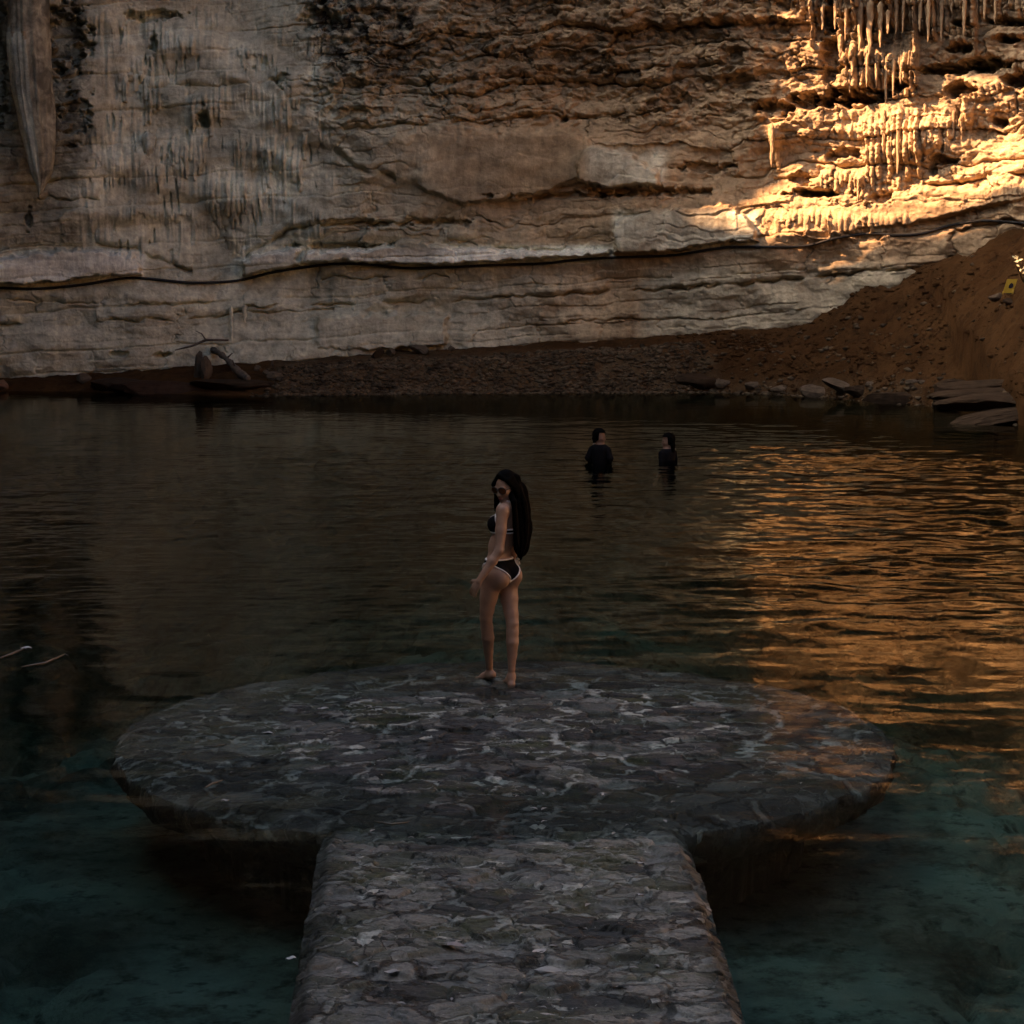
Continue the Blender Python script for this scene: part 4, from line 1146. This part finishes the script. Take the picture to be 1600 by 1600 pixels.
# ------------------------------------------------------------------ rocks, driftwood, rubble on the shore
M_ROCK = simple('pale_rock', (0.095, 0.070, 0.046), 0.9, 0.2, 0.35, 6, .5)
M_ROCKD = simple('dark_rock', (0.034, 0.021, 0.0115), 0.9, 0.15, 0.4, 5, .6)
M_WOOD = simple('bleached_wood', (0.12, 0.095, 0.072), 0.85, 0.2, 0.35, 12, .4)
def rock(px, py, size, sc, label, mat=None, seed=0, group=None, lift=.3, rot=None, name='rock', cat='rock'):
    # find where the photo's line of sight meets the ground
    p = ground_pt(px, py)
    bm = bmesh.new(); bmesh.ops.create_icosphere(bm, subdivisions=4, radius=1)
    co = np.array([v.co for v in bm.verts])
    rr = np.random.RandomState(seed + 100)
    for _ in range(9):       # flat broken faces
        nrm = unit(rr.normal(size=3)); off = rr.uniform(.55, .85)
        dd = co @ nrm - off
        co = co - np.clip(dd, 0, None)[:, None] * nrm
    co *= (1 + .06 * fbm(co[:, 0] * 3 + seed, co[:, 1] * 3 + co[:, 2] * 2, 3, seed))[:, None]
    co *= np.array(sc) * size
    for v, c in zip(bm.verts, co): v.co = c
    o = from_bm(name, bm, mat or M_ROCK)
    o.location = p + Vector((0, 0, lift * sc[2] * size)); o.rotation_euler = rot or (rr.uniform(-.3, .3), rr.uniform(-.3, .3), rr.uniform(0, 6))
    tag(o, label, cat, group); return o
rock(312, 588, .36, (.42, .35, 1.0), 'leaf shaped pale slab leaning upright on the left bank', seed=1, lift=.7, rot=(.1, .15, .2))
rock(322, 592, .34, (.50, .35, .95), 'second upright pale slab, right beside the leaf shaped one', seed=2, lift=.7, rot=(.1, -.1, .9))
rock(130, 596, .20, (1, .7, .8), 'small pale stone on the left bank below the dirt line', seed=3)
rock(3, 606, .22, (1, .8, .8), 'orange tinted stone at the left edge of the waterline', simple('orange_rock', (.22, .12, .07), .9, .2, .3, 6, .5), 4)
rock(432, 592, .2, (1.2, .7, .7), 'grey stone right of the driftwood plank', seed=5)
rock(402, 578, .16, (1.2, .6, .6), 'small light stone just above the end of the driftwood', seed=6)
rock(416, 586, .12, (.8, .6, .8), 'little pale chip between driftwood and grey stone', seed=7)
rock(425, 575, .13, (.4, .4, 1.1), 'thin upright sliver of stone above the grey stone', seed=8)
rock(610, 552, .14, (1, .8, .8), 'pale round pebble first in the row at the foot of the wall', seed=9)
rock(655, 548, .22, (1.6, .7, .6), 'pale flat stone longest in the row at the foot of the wall', seed=10)
rock(590, 555, .16, (1.2, .8, .8), 'dark stone starting the row at the foot of the wall', M_ROCKD, 11)
rock(705, 546, .10, (1, .8, .8), 'small pebble ending the row at the foot of the wall', seed=12)
rock(250, 612, .65, (1.9, .6, .38), 'low reddish rock ledge touching the water below the upright slabs', simple('reddish_rock', (.040, .022, .013), .9, .15, .35, 4, .5), 13, lift=.1, rot=(0, .02, .05))
rock(360, 606, .6, (1.7, .6, .26), 'flat dark ledge overhanging the water in front of the driftwood', M_ROCKD, 14, lift=.5, rot=(0, 0, -.04))
rock(180, 604, .5, (1.8, .6, .4), 'long brown ledge at the water on the left', simple('brown_rock', (.033, .022, .014), .9, .15, .35, 4, .5), 15, lift=.1, rot=(0, .03, .1))
# right shore
rk = [(1085, 600, .45, (1.6, .8, .7), 'dark rounded rock in the little inlet of the right shore'), (1125, 603, .28, (1.5, .8, .7), 'pale block at the waterline right of the inlet'), (1175, 606, .24, (1.4, .8, .8), 'square pale stone in the middle of the stony waterline'),
      (1218, 611, .22, (1.3, .8, .8), 'small cream stone on the stony waterline'), (1275, 618, .32, (1.6, .8, .8), 'grey boulder on the stony waterline left of the slanted rock'), (1318, 608, .40, (1.8, .6, .6), 'slanted tan rock lying across the stony waterline'),
      (1340, 616, .34, (1.3, .7, .8), 'tan rock under the slanted one, dark gap at its left'), (1358, 602, .13, (1.2, .8, .8), 'small white stone above the tan rocks'), (1425, 598, .14, (1.4, .8, .7), 'pair-forming pale stone on the slope at right'),
      (1440, 598, .10, (1.3, .8, .7), 'tiny pale stone next to its partner on the slope at right'), (1400, 628, .55, (2.0, .8, .45), 'low brown rock shelf at the waterline, right of the tan rocks'),
      (1490, 624, .60, (1.4, .8, .75), 'domed dark boulder in front of the layered ledge')]
for i, (px, py, sz, sc_, lb) in enumerate(rk):
    rock(px, py, sz * .74, sc_, lb, M_ROCKD if 'dark' in lb or 'brown' in lb else M_ROCK, 30 + i, rot=(0, (.25 if 'slanted' in lb else .03), .1 * (i % 3) - .1))
M_LEDGE = simple('ledge_rock', (.040, .025, .0135), .9, .15, .4, 4, .6)
for i, (px, py, sz, sc_, lb) in enumerate([(1555, 604, 1.0, (1.3, .5, .13), 'topmost layer of the flat rock ledge on the right shore'), (1560, 620, 1.1, (1.3, .5, .14), 'middle layer of the flat rock ledge on the right shore'),
                                           (1575, 634, 1.15, (1.3, .5, .16), 'lowest layer of the flat rock ledge on the right shore'), (1580, 654, 1.0, (1.3, .6, .18), 'smooth sloping rock entering the water at the right edge')]):
    rock(px, py, sz, sc_, lb, M_LEDGE, 60 + i, lift=.4, rot=(0, -.03 if i < 3 else -.14, .06 * i))

a, b = ground_pt(338, 566), ground_pt(390, 598)
d = (b - a); m = MB(); pts_ = [a + Vector((0, 0, .26 - .16 * t_)) + (d * t_) + Vector((.02 * math.sin(5 * t_), -.25 * t_, .025 * math.sin(7 * t_))) for t_ in np.linspace(-.1, 1.0, 40)]
m.tube(pts_, [.060 + .012 * math.sin(9 * t_ + 1) + .035 * t_ + .012 * math.sin(31 * t_) + .008 * math.sin(57 * t_) for t_ in np.linspace(0, 1, 40)], 9)
for t_, d_ in ((.3, (.18, -.05, .16)), (.62, (-.05, -.12, .2))):
    q_ = a + Vector((0, -.25 * t_, .26 - .16 * t_)) + d * t_; m.tube([q_, q_ + Vector(d_) * .6, q_ + Vector(d_)], [.03, .02, .012], 6)
dw = m.build('driftwood', M_WOOD); tag(dw, 'bleached driftwood log sloping down the left bank to the right', 'driftwood')
a, b = ground_pt(345, 560), ground_pt(300, 566)
m = MB(); m.tube([a + Vector((.2, 0, .45)), (a + b) / 2 + Vector((0, 0, .5)), b + Vector((0, 0, .40)), b + Vector((-.4, -.1, .3))], [.028, .036, .028, .012], 7)
m.tube([(a + b) / 2 + Vector((0, 0, .49)), (a + b) / 2 + Vector((-.1, -.05, .66)), (a + b) / 2 + Vector((-.24, -.05, .72))], [.022, .016, .008], 6)
tag(m.build('driftwood', M_WOOD), 'thin crooked branch lying above the upright slabs on the left bank', 'driftwood')

# gravel of the middle bank: one mass
rg = np.random.RandomState(3); gv, gf = [], []; off = 0
bm = bmesh.new(); bmesh.ops.create_icosphere(bm, subdivisions=1, radius=1)
iv = np.array([v.co for v in bm.verts]); ifc = np.array([[v.index for v in f_.verts] for f_ in bm.faces]); bm.free()
gx_ = rg.uniform(-6.0, 12.5, 9000); t_ = rg.beta(1.2, 1.9, 9000)
ys_ = np.interp(gx_, sx, sy); yw_ = RC[1] + np.sqrt(RR * RR - (gx_ - RC[0]) ** 2)
keep = (gx_ < 4.6) & (gx_ > -5.5) | (t_ < .10) | (rg.rand(9000) < .12)
t_ = np.where(gx_ > 5.0, t_ * 1.3, t_)
gx_, t_, ys_, yw_ = gx_[keep], t_[keep] * .75, ys_[keep], yw_[keep]
gy_ = ys_ - .15 + (yw_ - ys_) * t_
gz2 = ground_z(gx_, gy_)
for i in range(len(gx_)):
    s_ = .018 + .05 * rg.rand() ** 3
    v = iv * (1 + .35 * rg.normal(size=(len(iv), 1))) * s_ * np.array([1.3, 1, .75]) + np.array([gx_[i], gy_[i], max(gz2[i], -.02) + s_ * .3])
    gv.append(v); gf.append(ifc + off); off += len(iv)
M_GRAVEL = simple('gravel', (.085, .062, .038), .95, .1, .75, 2.5)
gr_ = mesh_np('gravel', np.concatenate(gv), np.concatenate(gf), M_GRAVEL, smooth=False); tag(gr_, kind='stuff')

NCL = 7000
gx_ = rg.uniform(4.0, 13.5, NCL); t_ = rg.uniform(0, 1.0, NCL)
gy_ = np.interp(gx_, sx, sy) + (RC[1] + np.sqrt(RR * RR - (gx_ - RC[0]) ** 2) - np.interp(gx_, sx, sy)) * t_
gz2 = ground_z(gx_, gy_); cl_ = sstep(-.2, .5, fbm(gx_ / 1.3, gy_ / .9, 3, 55)); kp = rg.rand(NCL) < .15 + .85 * cl_
gv, gf, off = [], [], 0
for i in np.flatnonzero(kp):
    s_ = .016 + .055 * rg.rand() ** 4
    v = iv * (1 + .3 * rg.normal(size=(len(iv), 1))) * s_ * np.array([1.3, 1, .7]) + np.array([gx_[i], gy_[i], gz2[i] + s_ * .15])
    gv.append(v); gf.append(ifc + off); off += len(iv)
cl_o = mesh_np('soil_clods', np.concatenate(gv), np.concatenate(gf), M_GROUND, smooth=False); tag(cl_o, kind='stuff')

# ------------------------------------------------------------------ yellow sign and sunlit bush on the mound
M_YEL = simple('yellow_board', (.34, .22, .020), .6, .3, .2, 14)
M_BLK = simple('black_mark', (.015, .012, .02), .7, .2)
sp_ = ground_pt(1571, 466)
c_ = lambda px, py: at_y(px, py, sp_.y - .05)
sign = empty('sign', sp_); tag(sign, 'small leaning yellow sign with a dark mark, standing on the brown mound at right', 'sign')
def panel(name, quad, th, mat, parent, hole=None):
    m = MB(); dv = Vector((0, th, 0)); q = [Vector(v) for v in quad]
    m.add(q + [v + dv for v in q], [tuple(range(len(q))), tuple(range(len(q), 2 * len(q)))[::-1]] + [(i, i + len(q), (i + 1) % len(q) + len(q), (i + 1) % len(q)) for i in range(len(q))])
    return m.build(name, mat, parent, smooth=False)
panel('board', [c_(1567, 458), c_(1582.5, 457.5), c_(1590, 436), c_(1574, 436)], .02, M_YEL, sign)
mk = []
for k in range(14):
    an = 2 * math.pi * k / 14
    mk.append(c_(1579.5 + 3.6 * math.cos(an) + 1.3 * math.sin(an), 447 - 4.2 * math.sin(an) + .6 * math.cos(an * 2)) + Vector((0, -.004, 0)))
panel('dark_mark', mk[::-1], .003, M_BLK, sign)
m = MB(); m.tube([c_(1583.5, 452), c_(1581, 463.5)], .018, 6); m.build('leg', M_YEL, sign)
m = MB(); m.tube([c_(1568, 455), c_(1566.5, 460)], .016, 6); m.build('leg', M_YEL, sign)
rock(1577, 473, .15, (1.3, .7, .5), 'dark stone propping up the yellow sign', M_ROCKD, 81)
rock(1556, 466, .18, (1.4, .7, .5), 'pale flat stone left of the yellow sign foot', M_ROCK, 82)

M_LEAF = simple('leaf', (.40, .38, .24), .5, .4, .2, 10)
M_STEM = simple('stem', (.08, .06, .03), .8, .2)
bp_ = ground_pt(1600, 440)
bush = empty('bush', bp_); tag(bush, 'small bush with pale leaves catching the sun at the right edge above the sign', 'bush')
m = MB(); lf = MB(); rb = random.Random(9)
tips = []
for k in range(11):
    tgt = LEAF_AT + Vector((rb.uniform(-.14, .42), rb.uniform(-.25, .25), rb.uniform(-.26, .24)))
    mid_ = (Vector(bp_) + tgt) / 2 + Vector((rb.uniform(-.08, .08), 0, .05))
    m.tube([Vector(bp_) - Vector((0, 0, .05)), mid_, tgt], [.012, .008, .004], 5); tips += [tgt, mid_ * .3 + tgt * .7]
for tp in tips:
    for j in range(2):
        c = tp + Vector((rb.uniform(-.07, .07), rb.uniform(-.07, .07), rb.uniform(-.06, .06)))
        ax = Vector((rb.uniform(-1, 1), rb.uniform(-1, 1), rb.uniform(-.6, .6))).normalized(); nn = (Vector((-.5, -.5, .6)) + Vector((rb.uniform(-.5, .5), rb.uniform(-.5, .5), rb.uniform(-.5, .5)))).normalized()
        sd = ax.cross(nn).normalized(); sz = rb.uniform(.03, .06)
        lf.add([c - ax * sz, c + sd * sz * .5, c + ax * sz, c - sd * sz * .5], [(0, 1, 2, 3)])
m.build('stems', M_STEM, bush); lf.build('foliage', M_LEAF, bush, smooth=False)

# ------------------------------------------------------------------ small floating and fallen things
M_PALE = simple('pale_leaf', (.62, .60, .56), .6, .4, .15, 20)
M_TWIG = simple('wet_twig', (.10, .092, .068), .5, .5, .3, 20)
def leaf(px, py, z, ln, wd, rz, label, group=None, mat=None, name='leaf', cat='leaf'):
    p = at_z(px, py, z); m = MB(); V = []; n_ = 10
    for i in range(n_ + 1):
        t_ = i / n_; w_ = wd * math.sin(math.pi * min(.98, max(.02, t_))) ** .8; up = .004 * math.sin(t_ * 3.1) + .003 * math.sin(t_ * 7 + px)
        for s_ in (-1, 0, 1): V.append(((t_ - .5) * ln, s_ * w_ * .5, up + .006 * abs(s_)))
    F = [(i * 3 + j, i * 3 + j + 1, i * 3 + j + 4, i * 3 + j + 3) for i in range(n_) for j in range(2)]
    nV = len(V); V = V + [(x_, y_, z_ - .002) for x_, y_, z_ in V]; F = F + [tuple(q + nV for q in f_)[::-1] for f_ in F]
    m.add(V, F); o = m.build(name, mat or M_PALE); o.location = p; o.rotation_euler.z = rz
    tag(o, label, cat, group); return o
def deck_z(px, py): 
    p = at_z(px, py, 0); return .045 if p.y < 10.8 else (.01 if p.y < 12.2 else -.005)
leaf(41, 1013, .012, .09, .07, .3, 'white leaf floating on the dark water at the left edge')
leaf(455, 1499, .02, .05, .035, .2, 'small white leaf floating beside the left side of the walkway')
for (a, b, c, lb) in [((0, 1028), (20, 1021), (38, 1013), 'thin wet twig floating behind the white leaf at the left edge'), ((34, 1042), (70, 1036), (102, 1022), 'wet twig with a forked tip floating below the white leaf at left')]:
    m = MB(); q = [at_z(*a, .006), at_z(*b, .012), at_z(*c, .012)]
    m.tube([q[0], q[0] * .5 + q[1] * .5, q[1], q[1] * .5 + q[2] * .5, q[2]], [.006, .010, .011, .009, .006], 6)
    m.tube([q[2], q[2] + Vector((.05, -.10, .004))], [.006, .003], 5)
    tag(m.build('twig', M_TWIG), lb, 'twig')
uniq = [(505, 1108, .085, .055, 'white leaf on the platform left of the woman'), (418, 1146, .09, .035, 'pale curled leaf near the left rim of the platform'), (872, 1120, .10, .06, 'pale rounded leaf on the platform just right of the woman'),
        (352, 1252, .05, .04, 'bright speck of a leaf on the left front rim of the platform'), (748, 1335, .085, .055, 'rounded grey leaf at the start of the walkway'), (843, 1488, .075, .05, 'cream leaf standing out in the middle of the walkway'),
        (708, 1478, .13, .05, 'pinkish folded leaf left of the walkway middle'), (860, 1518, .15, .07, 'large grey leaf on the walkway in front of the cream one'), (1000, 1350, .05, .025, 'small pale leaf on the right half of the walkway where it starts'), (1000, 1400, .035, .025, 'tiny white leaf on the right half of the walkway'),
        (985, 1547, .16, .035, 'long thin pale leaf low on the right of the walkway'), (855, 1592, .12, .09, 'broad pale leaf at the bottom edge of the walkway'), (612, 1520, .07, .04, 'white forked leaf low on the left of the walkway'), (940, 1243, .035, .03, 'white speck on the right of the platform')]
for i, (px, py, ln, wd, lb) in enumerate(uniq):
    leaf(px, py, deck_z(px, py), ln, wd, rsx.uniform(-.6, .6), lb, mat=simple('leaf_tone', *[((.42, .40, .37), (.5, .48, .45), (.33, .29, .27), (.36, .36, .33))[i % 4]], .7, .3, .2, 20))
base_leaf = None
for i in range(70):
    py = rsx.uniform(1095, 1590); hw = 480 if py < 1230 else 270
    px = 790 + rsx.uniform(-1, 1) * hw
    if py < 1230 and ((px - 790) / 560) ** 2 + ((py - 1165) / 110) ** 2 > 1: continue
    sz = rsx.uniform(.4, 1.0)
    if base_leaf is None:
        base_leaf = leaf(px, py, deck_z(px, py), .06, .022, rsx.uniform(0, 3), 'small pale leaf scrap among many scattered over the stone jetty', 'leaf scraps on the jetty', simple('scrap', (.34, .32, .29), .7, .3, .3, 20)); o = base_leaf
    else:
        o = base_leaf.copy(); COL.objects.link(o); o.location = at_z(px, py, deck_z(px, py)); o.rotation_euler.z = rsx.uniform(0, 3)
    o.scale = (sz, sz, .5)
for i, (px, pts_, lb) in enumerate([(585, [(585, 1283), (612, 1288), (640, 1284)], 'curved pale twig lying where the walkway meets the platform'), (330, [(318, 1166), (335, 1166), (352, 1163)], 'pale twig on the left part of the platform'),
                                   (340, [(320, 1231), (332, 1224), (348, 1219)], 'short twig by the left front rim of the platform')]):
    m = MB(); q = [at_z(a, b, deck_z(a, b) + .008) for a, b in pts_]
    m.tube([q[0], q[0] * .5 + q[1] * .5, q[1], q[1] * .5 + q[2] * .5, q[2]], [.004, .007, .007, .006, .003], 6)
    tag(m.build('twig', M_TWIG), lb, 'twig')


# ------------------------------------------------------------------ render
SC.render.engine = 'CYCLES'
SC.view_settings.view_transform = 'Standard'; SC.view_settings.look = 'None'
SC.view_settings.exposure = 2.85; SC.view_settings.gamma = 1
cy = SC.cycles
cy.max_bounces = 8; cy.diffuse_bounces = 4; cy.glossy_bounces = 3; cy.transparent_max_bounces = 12; cy.transmission_bounces = 2; cy.volume_bounces = 0
cy.use_denoising = True
cy.use_adaptive_sampling = True; cy.adaptive_threshold = 0.02
cy.caustics_reflective = False; cy.caustics_refractive = False
